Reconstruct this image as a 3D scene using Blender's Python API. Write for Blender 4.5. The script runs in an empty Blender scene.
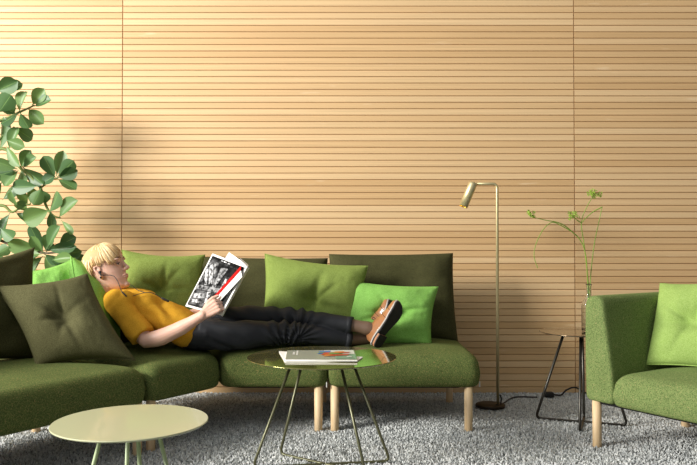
import bpy, bmesh, math, random
from mathutils import Vector, Matrix, noise

random.seed(7)
C = bpy.context.scene.collection
V = Vector
PI = math.pi

# ------------------------------------------------------------------ camera, world, lights
F, H, HZ, CX = 733.0, 0.98, 245.0, 348.5
cam_d = bpy.data.cameras.new('camera')
cam = bpy.data.objects.new('camera', cam_d)
C.objects.link(cam)
cam_d.sensor_width = 36.0
cam_d.lens = 36.0 * F / 697.0
cam_d.clip_start = 0.05
cam.location = (0, 0, H)
cam.rotation_euler = (PI / 2 + math.atan((HZ - 232.5) / F), 0, 0)
bpy.context.scene.camera = cam

world = bpy.data.worlds.new('world')
bpy.context.scene.world = world
world.use_nodes = True
bg = world.node_tree.nodes['Background']
bg.inputs['Color'].default_value = (0.97, 0.98, 1.0, 1)
# the glazed side of the room is on the left: more sky light arrives from there
wt = world.node_tree
wtc = wt.nodes.new('ShaderNodeTexCoord')
wsp = wt.nodes.new('ShaderNodeSeparateXYZ')
wmr = wt.nodes.new('ShaderNodeMapRange')
wt.links.new(wtc.outputs['Generated'], wsp.inputs[0])
wt.links.new(wsp.outputs['X'], wmr.inputs['Value'])
wmr.inputs['From Min'].default_value, wmr.inputs['From Max'].default_value = -0.9, 0.3
wmr.inputs['To Min'].default_value, wmr.inputs['To Max'].default_value = 0.62, 0.15
wt.links.new(wmr.outputs['Result'], bg.inputs['Strength'])


def area(name, loc, target, sx, sy, power, col):
    l = bpy.data.lights.new(name, 'AREA')
    l.shape = 'RECTANGLE'
    l.size, l.size_y = sx, sy
    l.energy = power
    l.color = col
    o = bpy.data.objects.new(name, l)
    C.objects.link(o)
    o.location = loc
    o.rotation_euler = (V(target) - V(loc)).to_track_quat('-Z', 'Y').to_euler()
    return o


area('window_daylight', (-6.3, 0.5, 3.2), (0.6, 4.4, 0.9), 2.3, 1.7, 700, (1.0, 0.97, 0.92))
area('overhead_fill', (-2.7, 1.6, 3.6), (-0.6, 4.2, 0.3), 2.4, 1.6, 22, (1.0, 0.98, 0.95))  # added soft overhead fill, no roof opening; set left to spare armchair's inner arm

vs = bpy.context.scene.view_settings
vs.view_transform = 'Standard'
vs.look = 'None'
vs.gamma = 1
vs.use_curve_mapping = False
vs.exposure = 0.35


# ------------------------------------------------------------------ helpers
def W(px, py, D):
    """a direction in the photograph at distance D, as a place in the room"""
    return V(((px - CX) / F * D, D, H - (py - HZ) / F * D))


def srgb(r, g, b):
    def f(c):
        c /= 255.0
        return c / 12.92 if c <= 0.04045 else ((c + 0.055) / 1.055) ** 2.4
    return (f(r), f(g), f(b), 1)


class Nodes:
    def __init__(s, name):
        s.m = bpy.data.materials.new(name)
        s.m.use_nodes = True
        s.t = s.m.node_tree
        s.b = s.t.nodes['Principled BSDF']

    def n(s, kind, **kw):
        o = s.t.nodes.new(kind)
        for k, v in kw.items():
            setattr(o, k, v)
        return o

    def l(s, a, b):
        s.t.links.new(a, b)


def plain(name, col, rough=0.5, metal=0.0, coat=0.0, spec=0.5):
    N = Nodes(name)
    N.b.inputs['Base Color'].default_value = col
    N.b.inputs['Roughness'].default_value = rough
    N.b.inputs['Metallic'].default_value = metal
    N.b.inputs['Coat Weight'].default_value = coat
    N.b.inputs['Specular IOR Level'].default_value = spec
    return N.m


def fabric(name, a, b, c=None, scale=260, bump=0.35, sheen=0.25, big=0.15):
    N = Nodes(name)
    tc = N.n('ShaderNodeTexCoord')
    nz = N.n('ShaderNodeTexNoise')
    nz.inputs['Scale'].default_value = scale
    nz.inputs['Detail'].default_value = 2
    N.l(tc.outputs['Object'], nz.inputs['Vector'])
    rp = N.n('ShaderNodeValToRGB')
    e = rp.color_ramp.elements
    e[0].position, e[0].color = 0.36, a
    e[1].position, e[1].color = 0.62, b
    if c:
        x = e.new(0.70)
        x.color = c
    N.l(nz.outputs['Fac'], rp.inputs['Fac'])
    n2 = N.n('ShaderNodeTexNoise')
    n2.inputs['Scale'].default_value = 9
    N.l(tc.outputs['Object'], n2.inputs['Vector'])
    mr = N.n('ShaderNodeMapRange')
    mr.inputs['To Min'].default_value = 1 - big
    mr.inputs['To Max'].default_value = 1 + big
    N.l(n2.outputs['Fac'], mr.inputs['Value'])
    mx = N.n('ShaderNodeMix', data_type='RGBA', blend_type='MULTIPLY')
    mx.inputs['Factor'].default_value = 1
    N.l(rp.outputs['Color'], mx.inputs[6])
    N.l(mr.outputs['Result'], mx.inputs[7])
    N.l(mx.outputs[2], N.b.inputs['Base Color'])
    N.b.inputs['Roughness'].default_value = 0.9
    N.b.inputs['Specular IOR Level'].default_value = 0.15
    N.b.inputs['Sheen Weight'].default_value = sheen
    N.b.inputs['Sheen Roughness'].default_value = 0.5
    N.b.inputs['Sheen Tint'].default_value = b
    bp = N.n('ShaderNodeBump')
    bp.inputs['Strength'].default_value = bump
    bp.inputs['Distance'].default_value = 0.003
    N.l(nz.outputs['Fac'], bp.inputs['Height'])
    N.l(bp.outputs['Normal'], N.b.inputs['Normal'])
    return N.m


def wood(name, a, b, axis=(60, 60, 3), rough=0.55):
    N = Nodes(name)
    tc = N.n('ShaderNodeTexCoord')
    mp = N.n('ShaderNodeMapping')
    mp.inputs['Scale'].default_value = axis
    N.l(tc.outputs['Object'], mp.inputs['Vector'])
    nz = N.n('ShaderNodeTexNoise')
    nz.inputs['Scale'].default_value = 1
    nz.inputs['Detail'].default_value = 3
    N.l(mp.outputs['Vector'], nz.inputs['Vector'])
    rp = N.n('ShaderNodeValToRGB')
    rp.color_ramp.elements[0].position, rp.color_ramp.elements[0].color = 0.3, a
    rp.color_ramp.elements[1].position, rp.color_ramp.elements[1].color = 0.7, b
    N.l(nz.outputs['Fac'], rp.inputs['Fac'])
    N.l(rp.outputs['Color'], N.b.inputs['Base Color'])
    N.b.inputs['Roughness'].default_value = rough
    return N.m


def island_mat(name, cols, rough=0.8, trans=0.0, rib=None, coat=0.0):
    N = Nodes(name)
    g = N.n('ShaderNodeNewGeometry')
    rp = N.n('ShaderNodeValToRGB')
    e = rp.color_ramp.elements
    e[0].position, e[0].color = 0, cols[0]
    e[1].position, e[1].color = 1, cols[-1]
    for i, c in enumerate(cols[1:-1]):
        x = e.new((i + 1) / (len(cols) - 1))
        x.color = c
    N.l(g.outputs['Random Per Island'], rp.inputs['Fac'])
    out = rp.outputs['Color']
    if rib:
        uv = N.n('ShaderNodeUVMap')
        sp = N.n('ShaderNodeSeparateXYZ')
        N.l(uv.outputs['UV'], sp.inputs[0])
        m1 = N.n('ShaderNodeMath', operation='SUBTRACT')
        m1.inputs[1].default_value = 0.5
        N.l(sp.outputs['X'], m1.inputs[0])
        m2 = N.n('ShaderNodeMath', operation='ABSOLUTE')
        N.l(m1.outputs[0], m2.inputs[0])
        m3 = N.n('ShaderNodeMath', operation='LESS_THAN')
        m3.inputs[1].default_value = 0.018
        N.l(m2.outputs[0], m3.inputs[0])
        mx = N.n('ShaderNodeMix', data_type='RGBA')
        N.l(m3.outputs[0], mx.inputs[0])
        N.l(out, mx.inputs[6])
        mx.inputs[7].default_value = rib
        out = mx.outputs[2]
    N.l(out, N.b.inputs['Base Color'])
    N.b.inputs['Roughness'].default_value = rough
    N.b.inputs['Coat Weight'].default_value = coat
    if trans:
        tr = N.n('ShaderNodeBsdfTranslucent')
        N.l(out, tr.inputs['Color'])
        ms = N.n('ShaderNodeMixShader')
        ms.inputs[0].default_value = trans
        N.l(N.b.outputs[0], ms.inputs[1])
        N.l(tr.outputs[0], ms.inputs[2])
        N.l(ms.outputs[0], N.t.nodes['Material Output'].inputs['Surface'])
    return N.m


def obj(name, bm, mat, parent=None, smooth=True, recalc=True):
    if isinstance(bm, bmesh.types.BMesh):
        if recalc:
            bmesh.ops.recalc_face_normals(bm, faces=bm.faces)
        me = bpy.data.meshes.new(name)
        bm.to_mesh(me)
        bm.free()
    else:
        me = bm
        me.name = name
    if len(me.materials):
        me.materials.clear()
    for m in (mat if isinstance(mat, (list, tuple)) else [mat]):
        me.materials.append(m)
    if smooth:
        me.polygons.foreach_set('use_smooth', [True] * len(me.polygons))
    o = bpy.data.objects.new(name, me)
    C.objects.link(o)
    if parent:
        o.parent = parent
        o.matrix_parent_inverse = Matrix.Translation(parent.location).inverted() if parent.type == 'EMPTY' else Matrix()
    return o


def thing(name, label, cat, loc=(0, 0, 0), group=None):
    o = bpy.data.objects.new(name, None)
    C.objects.link(o)
    o.location = loc
    o.empty_display_size = 0.05
    o['label'] = label
    o['category'] = cat
    if group:
        o['group'] = group
    return o


def tag(o, label, cat, group=None):
    o['label'] = label
    o['category'] = cat
    if group:
        o['group'] = group
    return o


def struct(name, bm, mat, smooth=False):
    o = obj(name, bm, mat, None, smooth)
    o['kind'] = 'structure'
    return o


def spline(pts, n=8):
    """smooth curve through the points (Catmull-Rom)"""
    P = [V(p) for p in pts]
    if len(P) < 3:
        return [P[0].lerp(P[-1], i / n) for i in range(n + 1)]
    Q = [P[0] * 2 - P[1]] + P + [P[-1] * 2 - P[-2]]
    out = []
    for i in range(1, len(Q) - 2):
        a, b, c, d = Q[i - 1], Q[i], Q[i + 1], Q[i + 2]
        for k in range(n):
            t = k / n
            out.append(0.5 * ((2 * b) + (c - a) * t + (2 * a - 5 * b + 4 * c - d) * t * t + (3 * b - a - 3 * c + d) * t ** 3))
    out.append(P[-1])
    return out


def lerp_list(vals, n):
    out = []
    for i in range(len(vals) - 1):
        for k in range(n):
            t = k / n
            s = t * t * (3 - 2 * t)
            out.append(vals[i] * (1 - s) + vals[i + 1] * s)
    out.append(vals[-1])
    return out


def tube(bm, pts, rad, seg=12, side=None, rad2=None, dome=True):
    """swept tube; rad (and rad2 along 'side' for an oval section) per point; ends domed or flat"""
    P = [V(p) for p in pts]
    n = len(P)
    R = [rad] * n if isinstance(rad, (int, float)) else list(rad)
    R2 = R if rad2 is None else ([rad2] * n if isinstance(rad2, (int, float)) else list(rad2))
    tg = []
    for i in range(n):
        t = P[min(i + 1, n - 1)] - P[max(i - 1, 0)]
        tg.append(t.normalized())
    s = V(side) if side is not None else tg[0].orthogonal()
    fr = []
    for i in range(n):
        if side is not None:
            s = V(side)
        s = (s - tg[i] * s.dot(tg[i])).normalized()
        fr.append((s.copy(), tg[i].cross(s).normalized()))
    secs = []
    if dome:
        for k in (0.985, 0.85, 0.5):
            q = math.sqrt(1 - k * k)
            secs.append((P[0] - tg[0] * R[0] * k, R[0] * q, R2[0] * q, fr[0]))
    for i in range(n):
        secs.append((P[i], R[i], R2[i], fr[i]))
    if dome:
        for k in (0.5, 0.85, 0.985):
            q = math.sqrt(1 - k * k)
            secs.append((P[-1] + tg[-1] * R[-1] * k, R[-1] * q, R2[-1] * q, fr[-1]))
    prev = None
    first = None
    for (p, r, r2, (a, b)) in secs:
        ring = [bm.verts.new(p + a * r2 * math.cos(2 * PI * j / seg) + b * r * math.sin(2 * PI * j / seg)) for j in range(seg)]
        if prev:
            for j in range(seg):
                bm.faces.new((prev[j], prev[(j + 1) % seg], ring[(j + 1) % seg], ring[j]))
        else:
            first = ring
        prev = ring
    bm.faces.new(list(reversed(first)))
    bm.faces.new(prev)


def rod(pts, rad, seg=12, dome=False, **k):
    bm = bmesh.new()
    tube(bm, pts, rad, seg, dome=dome, **k)
    return bm


def bend(pts, r, n=6):
    """polyline with rounded corners of radius-like length r"""
    P = [V(p) for p in pts]
    out = [P[0]]
    for i in range(1, len(P) - 1):
        a = P[i] + (P[i - 1] - P[i]).normalized() * r
        b = P[i] + (P[i + 1] - P[i]).normalized() * r
        for k in range(n + 1):
            t = k / n
            out.append(a * (1 - t) ** 2 + P[i] * 2 * t * (1 - t) + b * t * t)
    out.append(P[-1])
    return out


def ellipsoid(bm, c, rx, ry, rz, M=None, u=20, v=14):
    mat = Matrix.Translation(V(c)) @ (M.to_4x4() if M else Matrix()) @ Matrix.Diagonal((rx, ry, rz, 1))
    bmesh.ops.create_uvsphere(bm, u_segments=u, v_segments=v, radius=1, matrix=mat)


def box(bm, lo, hi, bev=0.0):
    lo, hi = V(lo), V(hi)
    r = bmesh.ops.create_cube(bm, size=1, matrix=Matrix.Translation((lo + hi) / 2) @ Matrix.Diagonal((*(hi - lo), 1)))
    if bev:
        es = list({e for v in r['verts'] for e in v.link_edges})
        bmesh.ops.bevel(bm, geom=es, offset=bev, segments=2, affect='EDGES', profile=0.5)


def lathe(bm, prof, c=(0, 0, 0), seg=40):
    c = V(c)
    rings = []
    for r, z in prof:
        if r < 1e-5:
            rings.append([bm.verts.new(c + V((0, 0, z)))])
        else:
            rings.append([bm.verts.new(c + V((r * math.cos(2 * PI * j / seg), r * math.sin(2 * PI * j / seg), z))) for j in range(seg)])
    for a, b in zip(rings, rings[1:]):
        for j in range(seg):
            k = (j + 1) % seg
            if len(a) == 1 and len(b) > 1:
                bm.faces.new((a[0], b[j], b[k]))
            elif len(b) == 1 and len(a) > 1:
                bm.faces.new((a[j], a[k], b[0]))
            elif len(a) > 1:
                bm.faces.new((a[j], a[k], b[k], b[j]))


def remesh(bm, voxel, it=3, fac=0.5):
    """fuse overlapping shapes into one continuous skin"""
    bmesh.ops.recalc_face_normals(bm, faces=bm.faces)
    me = bpy.data.meshes.new('tmp')
    bm.to_mesh(me)
    bm.free()
    o = bpy.data.objects.new('tmp', me)
    C.objects.link(o)
    m = o.modifiers.new('r', 'REMESH')
    m.mode = 'VOXEL'
    m.voxel_size = voxel
    m.use_smooth_shade = True
    if it:
        s = o.modifiers.new('s', 'SMOOTH')
        s.iterations = it
        s.factor = fac
    bpy.context.view_layer.update()
    dg = bpy.context.evaluated_depsgraph_get()
    out = bpy.data.meshes.new_from_object(o.evaluated_get(dg))
    bpy.data.objects.remove(o)
    bpy.data.meshes.remove(me)
    return out


def displace(me, fn):
    """push each vertex along its normal by fn(position)"""
    ds = [(v.index, v.co + v.normal * fn(v.co)) for v in me.vertices]
    for i, p in ds:
        me.vertices[i].co = p
    me.update()


def inset_poly(poly, d):
    n = len(poly)
    out = []
    for i in range(n):
        p0, p1, p2 = poly[i - 1], poly[i], poly[(i + 1) % n]
        e1 = (p1 - p0).normalized()
        e2 = (p2 - p1).normalized()
        n1 = V((-e1.y, e1.x))
        n2 = V((-e2.y, e2.x))
        k = d / max(1 + n1.dot(n2), 0.2)
        out.append(p1 + (n1 + n2) * k)
    return out


def round_poly(poly, r, k=6):
    out = []
    n = len(poly)
    for i in range(n):
        p0, p1, p2 = poly[i - 1], poly[i], poly[(i + 1) % n]
        a = p1 + (p0 - p1).normalized() * min(r, (p0 - p1).length * 0.45)
        b = p1 + (p2 - p1).normalized() * min(r, (p2 - p1).length * 0.45)
        for j in range(k + 1):
            t = j / k
            out.append(a * (1 - t) ** 2 + p1 * 2 * t * (1 - t) + b * t * t)
        m = 6
        q = p2 + (p1 - p2).normalized() * min(r, (p1 - p2).length * 0.45)
        for j in range(1, m):
            out.append(b.lerp(q, j / m))
    return out


def upholstered(poly, z0, z1, rt=0.06, rb=0.025, rc=0.05, crown=0.015):
    """soft upholstered block on a convex plan: rounded top and bottom edges, slightly crowned top"""
    P = [V(p) for p in poly]
    prof = []
    for k in range(5):
        a = PI / 2 * k / 4
        prof.append((rb * (1 - math.sin(a)), z0 + rb * (1 - math.cos(a))))
    zm = z1 - crown
    for k in range(1, 3):
        prof.append((-0.006 * math.sin(PI * k / 3), z0 + rb + (zm - rt - z0 - rb) * k / 3))
    for k in range(8):
        a = PI / 2 * k / 7
        prof.append((rt * (1 - math.cos(a)), zm - rt + rt * math.sin(a)))
    for k in range(1, 6):
        prof.append((rt + 0.035 * k, zm + crown * (1 - (1 - k / 6) ** 2)))
    bm = bmesh.new()
    prev = None
    for d, z in prof:
        pts = round_poly(inset_poly(P, d), max(rc - d * 0.2, 0.02))
        ring = [bm.verts.new((p.x, p.y, z)) for p in pts]
        if prev:
            for j in range(len(ring)):
                bm.faces.new((prev[j], prev[(j + 1) % len(ring)], ring[(j + 1) % len(ring)], ring[j]))
        else:
            bm.faces.new(list(reversed(ring)))
        prev = ring
    bm.faces.new(prev)
    return bm


def cushion(TL, TR, BR, BL, T, tuft=0.0, pinch=0.06, slab=2.0, power=0.5, wr=0.006, seed=0, n=36, ears=0.0):
    """stuffed cushion spanned by its four corners, plump in the middle; tuft = depth of the button dimple"""
    TL, TR, BR, BL = map(V, (TL, TR, BR, BL))
    nrm = (TR - TL).cross(TL - BL)
    nrm.normalize()
    if nrm.y > 0:
        nrm = -nrm
    c0 = (TL + TR + BR + BL) / 4
    bm = bmesh.new()
    cr = random.Random(seed * 13 + 1)
    k0_ = cr.uniform(0, 6)
    creases = [(k0_ + 2 * PI * k / 7 + cr.uniform(-.3, .3), cr.uniform(0.06, 0.16), cr.uniform(0.045, 0.08), cr.uniform(0.25, 0.5)) for k in range(6)]

    def P(u, v, sgn):
        pu = u * (1 - pinch * (1 - v * v) * abs(u) ** 2)
        pv = v * (1 - pinch * (1 - u * u) * abs(v) ** 2)
        a, b = (pu + 1) / 2, (pv + 1) / 2
        p = (BL * (1 - a) + BR * a) * (1 - b) + (TL * (1 - a) + TR * a) * b
        th = (max(0, 1 - abs(u) ** slab) * max(0, 1 - abs(v) ** slab)) ** power
        h = T / 2 * th
        r = math.hypot(u, v)
        if tuft:
            h -= tuft * T / 2 * math.exp(-(r / 0.26) ** 2) * 0.9
            ang = math.atan2(v, u)
            for ak, dk, wk, rk in creases:
                da = math.atan2(math.sin(ang - ak), math.cos(ang - ak))
                h -= tuft * T * dk * math.exp(-(da * max(r, 0.15) / wk) ** 2) * math.exp(-((r - 0.25) / rk) ** 2)
        edge = min(1 - abs(u), 1 - abs(v))
        q = V((u * 2.2 + seed * 3.1, v * 2.2 - seed * 1.3, sgn * 4))
        h += wr * 2.2 * noise.noise(q) * min(1, edge * 4)
        w2 = noise.noise(V((u * 5 + seed, v * 5, seed + sgn)))
        h += wr * (abs(w2) - 0.25) * min(1, edge * 6)
        h = max(h, 0.002 if edge > 0 else 0)
        return p + nrm * (h * sgn)
    N = n
    mp = lambda i: math.sin(PI / 2 * (2 * i / N - 1)) * 0.55 + (2 * i / N - 1) * 0.45
    G = {}
    for sgn in (1, -1):
        for i in range(N + 1):
            for j in range(N + 1):
                bd = i in (0, N) or j in (0, N)
                if bd and sgn == -1:
                    G[(i, j, -1)] = G[(i, j, 1)]
                else:
                    G[(i, j, sgn)] = bm.verts.new(P(mp(i), mp(j), sgn))
        for i in range(N):
            for j in range(N):
                f = [G[(i, j, sgn)], G[(i + 1, j, sgn)], G[(i + 1, j + 1, sgn)], G[(i, j + 1, sgn)]]
                bm.faces.new(f if sgn == 1 else f[::-1])
    return bm


def cushion_seam(TL, TR, BR, BL, pinch, r=0.004):
    TL, TR, BR, BL = map(V, (TL, TR, BR, BL))
    pts = []
    N = 16
    for (u0, v0, u1, v1) in ((-1, -1, 1, -1), (1, -1, 1, 1), (1, 1, -1, 1), (-1, 1, -1, -1)):
        for k in range(N):
            u = u0 + (u1 - u0) * k / N
            v = v0 + (v1 - v0) * k / N
            pu = u * (1 - pinch * (1 - v * v) * abs(u) ** 2)
            pv = v * (1 - pinch * (1 - u * u) * abs(v) ** 2)
            a, b = (pu + 1) / 2, (pv + 1) / 2
            pts.append((BL * (1 - a) + BR * a) * (1 - b) + (TL * (1 - a) + TR * a) * b)
    pts.append(pts[0])
    return rod(pts, r, 6)


# ------------------------------------------------------------------ materials
M_SEAT = fabric('seat_wool', srgb(70, 82, 43), srgb(105, 117, 64), srgb(146, 118, 78), 210, 0.5, 0.25)
M_CHAIR = fabric('armchair_wool', srgb(90, 107, 60), srgb(131, 149, 90), srgb(158, 136, 98), 210, 0.5, 0.25)
M_BACK = fabric('olive_wool', srgb(62, 61, 36), srgb(80, 79, 48), None, 240, 0.35, 0.15)
M_OLIVE = fabric('dark_olive_wool', srgb(78, 76, 48), srgb(97, 95, 64), None, 260, 0.3, 0.2, 0.06)
M_MID = fabric('apple_green_wool', srgb(118, 136, 62), srgb(142, 160, 84), None, 260, 0.3, 0.25)
M_LIME = fabric('lime_green_wool', srgb(122, 176, 78), srgb(144, 196, 100), None, 260, 0.3, 0.25)
M_LIGHT = fabric('light_green_wool', srgb(140, 168, 84), srgb(164, 190, 108), None, 260, 0.3, 0.25)
M_BEECH = wood('beech', srgb(216, 184, 138), srgb(234, 206, 164), (70, 70, 4))
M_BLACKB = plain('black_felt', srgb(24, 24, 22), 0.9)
M_TAG = plain('grey_tag', srgb(205, 205, 198), 0.7)
M_BRASS = plain('brushed_brass', srgb(222, 208, 160), 0.38, 0.75)
M_BRASS_IN = plain('gold_reflector', srgb(232, 200, 90), 0.3, 1.0)
M_CORD = plain('black_rubber', srgb(22, 22, 22), 0.5)
M_LAMPB = plain('dark_bronze', srgb(52, 44, 34), 0.45, 0.7)
M_TOP_OLIVE = plain('olive_lacquer', srgb(142, 138, 78), 0.07, 0.7, 0.6)
M_LEG_OLIVE = plain('olive_metal', srgb(96, 96, 70), 0.35, 0.45)
M_TOP_PALE = plain('pale_green_lacquer', srgb(190, 192, 154), 0.25, 0.0, 0.3)
M_LEG_PALE = plain('pale_green_metal', srgb(186, 202, 158), 0.4)
M_TOP_BRONZE = plain('bronze_lacquer', srgb(120, 104, 78), 0.12, 0.75, 0.4)
M_LEG_DARK = plain('dark_metal', srgb(66, 64, 58), 0.35, 0.7)
M_PAPER = plain('white_paper', srgb(236, 234, 228), 0.6)
M_RED = plain('red_print', srgb(184, 26, 22), 0.8, 0, 0, 0.1)
M_SKIN = Nodes('skin')
M_SKIN.b.inputs['Base Color'].default_value = srgb(224, 180, 158)
M_SKIN.b.inputs['Roughness'].default_value = 0.5
M_SKIN.b.inputs['Subsurface Weight'].default_value = 0.12
M_SKIN.b.inputs['Subsurface Radius'].default_value = (0.01, 0.004, 0.002)
M_SKIN = M_SKIN.m
M_SHIRT = fabric('mustard_knit', srgb(202, 146, 36), srgb(220, 166, 52), None, 300, 0.3, 0.2, 0.06)
M_TROUSER = plain('black_cotton', srgb(40, 42, 46), 0.62, 0, 0, 0.35)
M_SOCK = plain('sheer_stocking', srgb(122, 98, 80), 0.5)
M_LEATHER = Nodes('tan_leather')
M_LEATHER.b.inputs['Base Color'].default_value = srgb(168, 114, 72)
M_LEATHER.b.inputs['Roughness'].default_value = 0.28
M_LEATHER.b.inputs['Coat Weight'].default_value = 0.4
M_LEATHER = M_LEATHER.m
M_SOLE = plain('black_rubber_sole', srgb(38, 36, 36), 0.75)
M_WELT = plain('grey_welt', srgb(186, 180, 172), 0.6)
M_HEEL = plain('tan_heel_stack', srgb(176, 122, 84), 0.6)
M_LACE = plain('brown_lace', srgb(64, 48, 38), 0.8)
M_LIPS = plain('lip', srgb(190, 118, 106), 0.45)
M_EYEW = plain('eye_white', srgb(220, 214, 206), 0.25)
M_IRIS = plain('iris', srgb(58, 50, 44), 0.2)
M_BROW = plain('eyebrow_hair', srgb(126, 94, 62), 0.8)
M_HAIR = island_mat('blonde_hair', [srgb(196, 152, 96), srgb(232, 198, 142), srgb(244, 220, 172), srgb(214, 172, 116)], 0.42)
M_HAIRCAP = plain('blonde_undercut', srgb(206, 166, 114), 0.7)
M_LEAF = island_mat('leaf', [srgb(58, 92, 50), srgb(92, 128, 70), srgb(72, 108, 68), srgb(118, 152, 84), srgb(64, 98, 56)],
                    0.45, 0.25, srgb(120, 156, 90), 0.0)
M_STEM = plain('green_stem', srgb(116, 132, 66), 0.6)
M_BARK = plain('bark', srgb(112, 98, 78), 0.85)
M_SPRIG = plain('sprig_green', srgb(132, 164, 62), 0.5)
M_FLOWER = island_mat('sprig_flower', [srgb(150, 184, 60), srgb(178, 204, 88), srgb(128, 166, 52)], 0.6, 0.2)
M_POT = plain('grey_ceramic', srgb(120, 118, 112), 0.6)
M_SOIL = plain('soil', srgb(52, 40, 30), 0.95)
N = Nodes('clear_glass')
N.b.inputs['Transmission Weight'].default_value = 1.0
N.b.inputs['Roughness'].default_value = 0.02
N.b.inputs['IOR'].default_value = 1.45
N.b.inputs['Base Color'].default_value = (0.94, 0.97, 0.96, 1)
M_GLASS = N.m

# slatted wall: each board its own tone, long grain, a few pale filled knots
PITCH, X0, PANEL = 0.0428, 1.497, 2.999       # X0 = a seam between two panels
N = Nodes('pine_slats')
tc = N.n('ShaderNodeTexCoord')
sp = N.n('ShaderNodeSeparateXYZ')
N.l(tc.outputs['Object'], sp.inputs[0])


def math_node(N, op, a, b):
    m = N.n('ShaderNodeMath', operation=op)
    for i, x in enumerate((a, b)):
        if isinstance(x, (int, float)):
            m.inputs[i].default_value = x
        elif x is not None:
            N.l(x, m.inputs[i])
    return m.outputs[0]


row = math_node(N, 'FLOOR', math_node(N, 'DIVIDE', sp.outputs['Z'], PITCH), None)
colm = math_node(N, 'FLOOR', math_node(N, 'DIVIDE', math_node(N, 'SUBTRACT', sp.outputs['X'], X0), PANEL), None)
cb = N.n('ShaderNodeCombineXYZ')
N.l(row, cb.inputs[0])
N.l(colm, cb.inputs[1])
wn = N.n('ShaderNodeTexWhiteNoise', noise_dimensions='2D')
N.l(cb.outputs[0], wn.inputs['Vector'])
rp = N.n('ShaderNodeValToRGB')
e = rp.color_ramp.elements
e[0].position, e[0].color = 0.0, srgb(212, 174, 124)
e[1].position, e[1].color = 1.0, srgb(229, 196, 149)
x = e.new(0.55)
x.color = srgb(222, 186, 137)
N.l(wn.outputs['Value'], rp.inputs['Fac'])
cg = N.n('ShaderNodeCombineXYZ')
N.l(math_node(N, 'ADD', math_node(N, 'MULTIPLY', sp.outputs['X'], 1.3), math_node(N, 'MULTIPLY', row, 7.31)), cg.inputs[0])
N.l(math_node(N, 'MULTIPLY', sp.outputs['Z'], 160.0), cg.inputs[2])
gr = N.n('ShaderNodeTexNoise')
gr.inputs['Scale'].default_value = 1
gr.inputs['Detail'].default_value = 3
N.l(cg.outputs[0], gr.inputs['Vector'])
mr = N.n('ShaderNodeMapRange')
mr.inputs['From Min'].default_value, mr.inputs['From Max'].default_value = 0.3, 0.7
mr.inputs['To Min'].default_value, mr.inputs['To Max'].default_value = 0.90, 1.06
N.l(gr.outputs['Fac'], mr.inputs['Value'])
mx = N.n('ShaderNodeMix', data_type='RGBA', blend_type='MULTIPLY')
mx.inputs['Factor'].default_value = 1
N.l(rp.outputs['Color'], mx.inputs[6])
N.l(mr.outputs['Result'], mx.inputs[7])
ck = N.n('ShaderNodeCombineXYZ')
N.l(math_node(N, 'MULTIPLY', sp.outputs['X'], 4.0), ck.inputs[0])
N.l(math_node(N, 'MULTIPLY', row, 3.77), ck.inputs[1])
N.l(math_node(N, 'MULTIPLY', sp.outputs['Z'], 30.0), ck.inputs[2])
kn = N.n('ShaderNodeTexNoise')
kn.inputs['Scale'].default_value = 1
N.l(ck.outputs[0], kn.inputs['Vector'])
kr = N.n('ShaderNodeMapRange')
kr.inputs['From Min'].default_value, kr.inputs['From Max'].default_value = 0.70, 0.80
kr.inputs['To Min'].default_value, kr.inputs['To Max'].default_value = 0.0, 0.45
N.l(kn.outputs['Fac'], kr.inputs['Value'])
mk = N.n('ShaderNodeMix', data_type='RGBA')
N.l(kr.outputs['Result'], mk.inputs[0])
N.l(mx.outputs[2], mk.inputs[6])
mk.inputs[7].default_value = srgb(242, 216, 176)
N.l(mk.outputs[2], N.b.inputs['Base Color'])
N.b.inputs['Roughness'].default_value = 0.5
N.b.inputs['Specular IOR Level'].default_value = 0.3
M_SLAT = N.m
M_BATTEN = plain('stained_batten', srgb(168, 126, 84), 0.85)
M_FLOOR = plain('carpet_backing', srgb(112, 116, 116), 0.95)
M_PILE = island_mat('carpet_wool', [srgb(150, 154, 154), srgb(206, 209, 207), srgb(226, 228, 225), srgb(184, 188, 187), srgb(236, 238, 234)], 0.95)

# ------------------------------------------------------------------ setting
WY = 4.85
bm = bmesh.new()
zt = 3.4
k0 = 0
while k0 * PITCH < zt:
    z0 = k0 * PITCH
    for p in range(-2, 2):
        xa = X0 + PANEL * p + 0.003
        xb = X0 + PANEL * (p + 1) - 0.003
        # board with chamfered lower and upper arris
        pr = [(WY + 0.022, z0 + 0.0028), (WY + 0.002, z0 + 0.0028), (WY, z0 + 0.0048), (WY, z0 + PITCH - 0.003), (WY + 0.002, z0 + PITCH - 0.0012), (WY + 0.022, z0 + PITCH - 0.0012)]
        A = [bm.verts.new((xa, y, z)) for y, z in pr]
        B = [bm.verts.new((xb, y, z)) for y, z in pr]
        m = len(pr)
        for j in range(m):
            bm.faces.new((A[j], A[(j + 1) % m], B[(j + 1) % m], B[j]))
        bm.faces.new(A)
        bm.faces.new(B[::-1])
    k0 += 1
wall = struct('wall_back', bm, [M_SLAT, M_BATTEN])
bm = bmesh.new()
box(bm, (X0 - 2 * PANEL, WY + 0.007, 0), (X0 + 2 * PANEL, WY + 0.12, zt + 0.02))
bt = obj('batten_backing', bm, M_BATTEN, None, False)
bt['kind'] = 'structure'
bt.parent = wall

bm = bmesh.new()
box(bm, (X0 - 2 * PANEL, -1.2, -0.05), (X0 + 2 * PANEL, WY + 0.02, 0.0))
struct('floor', bm, M_FLOOR)

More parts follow.
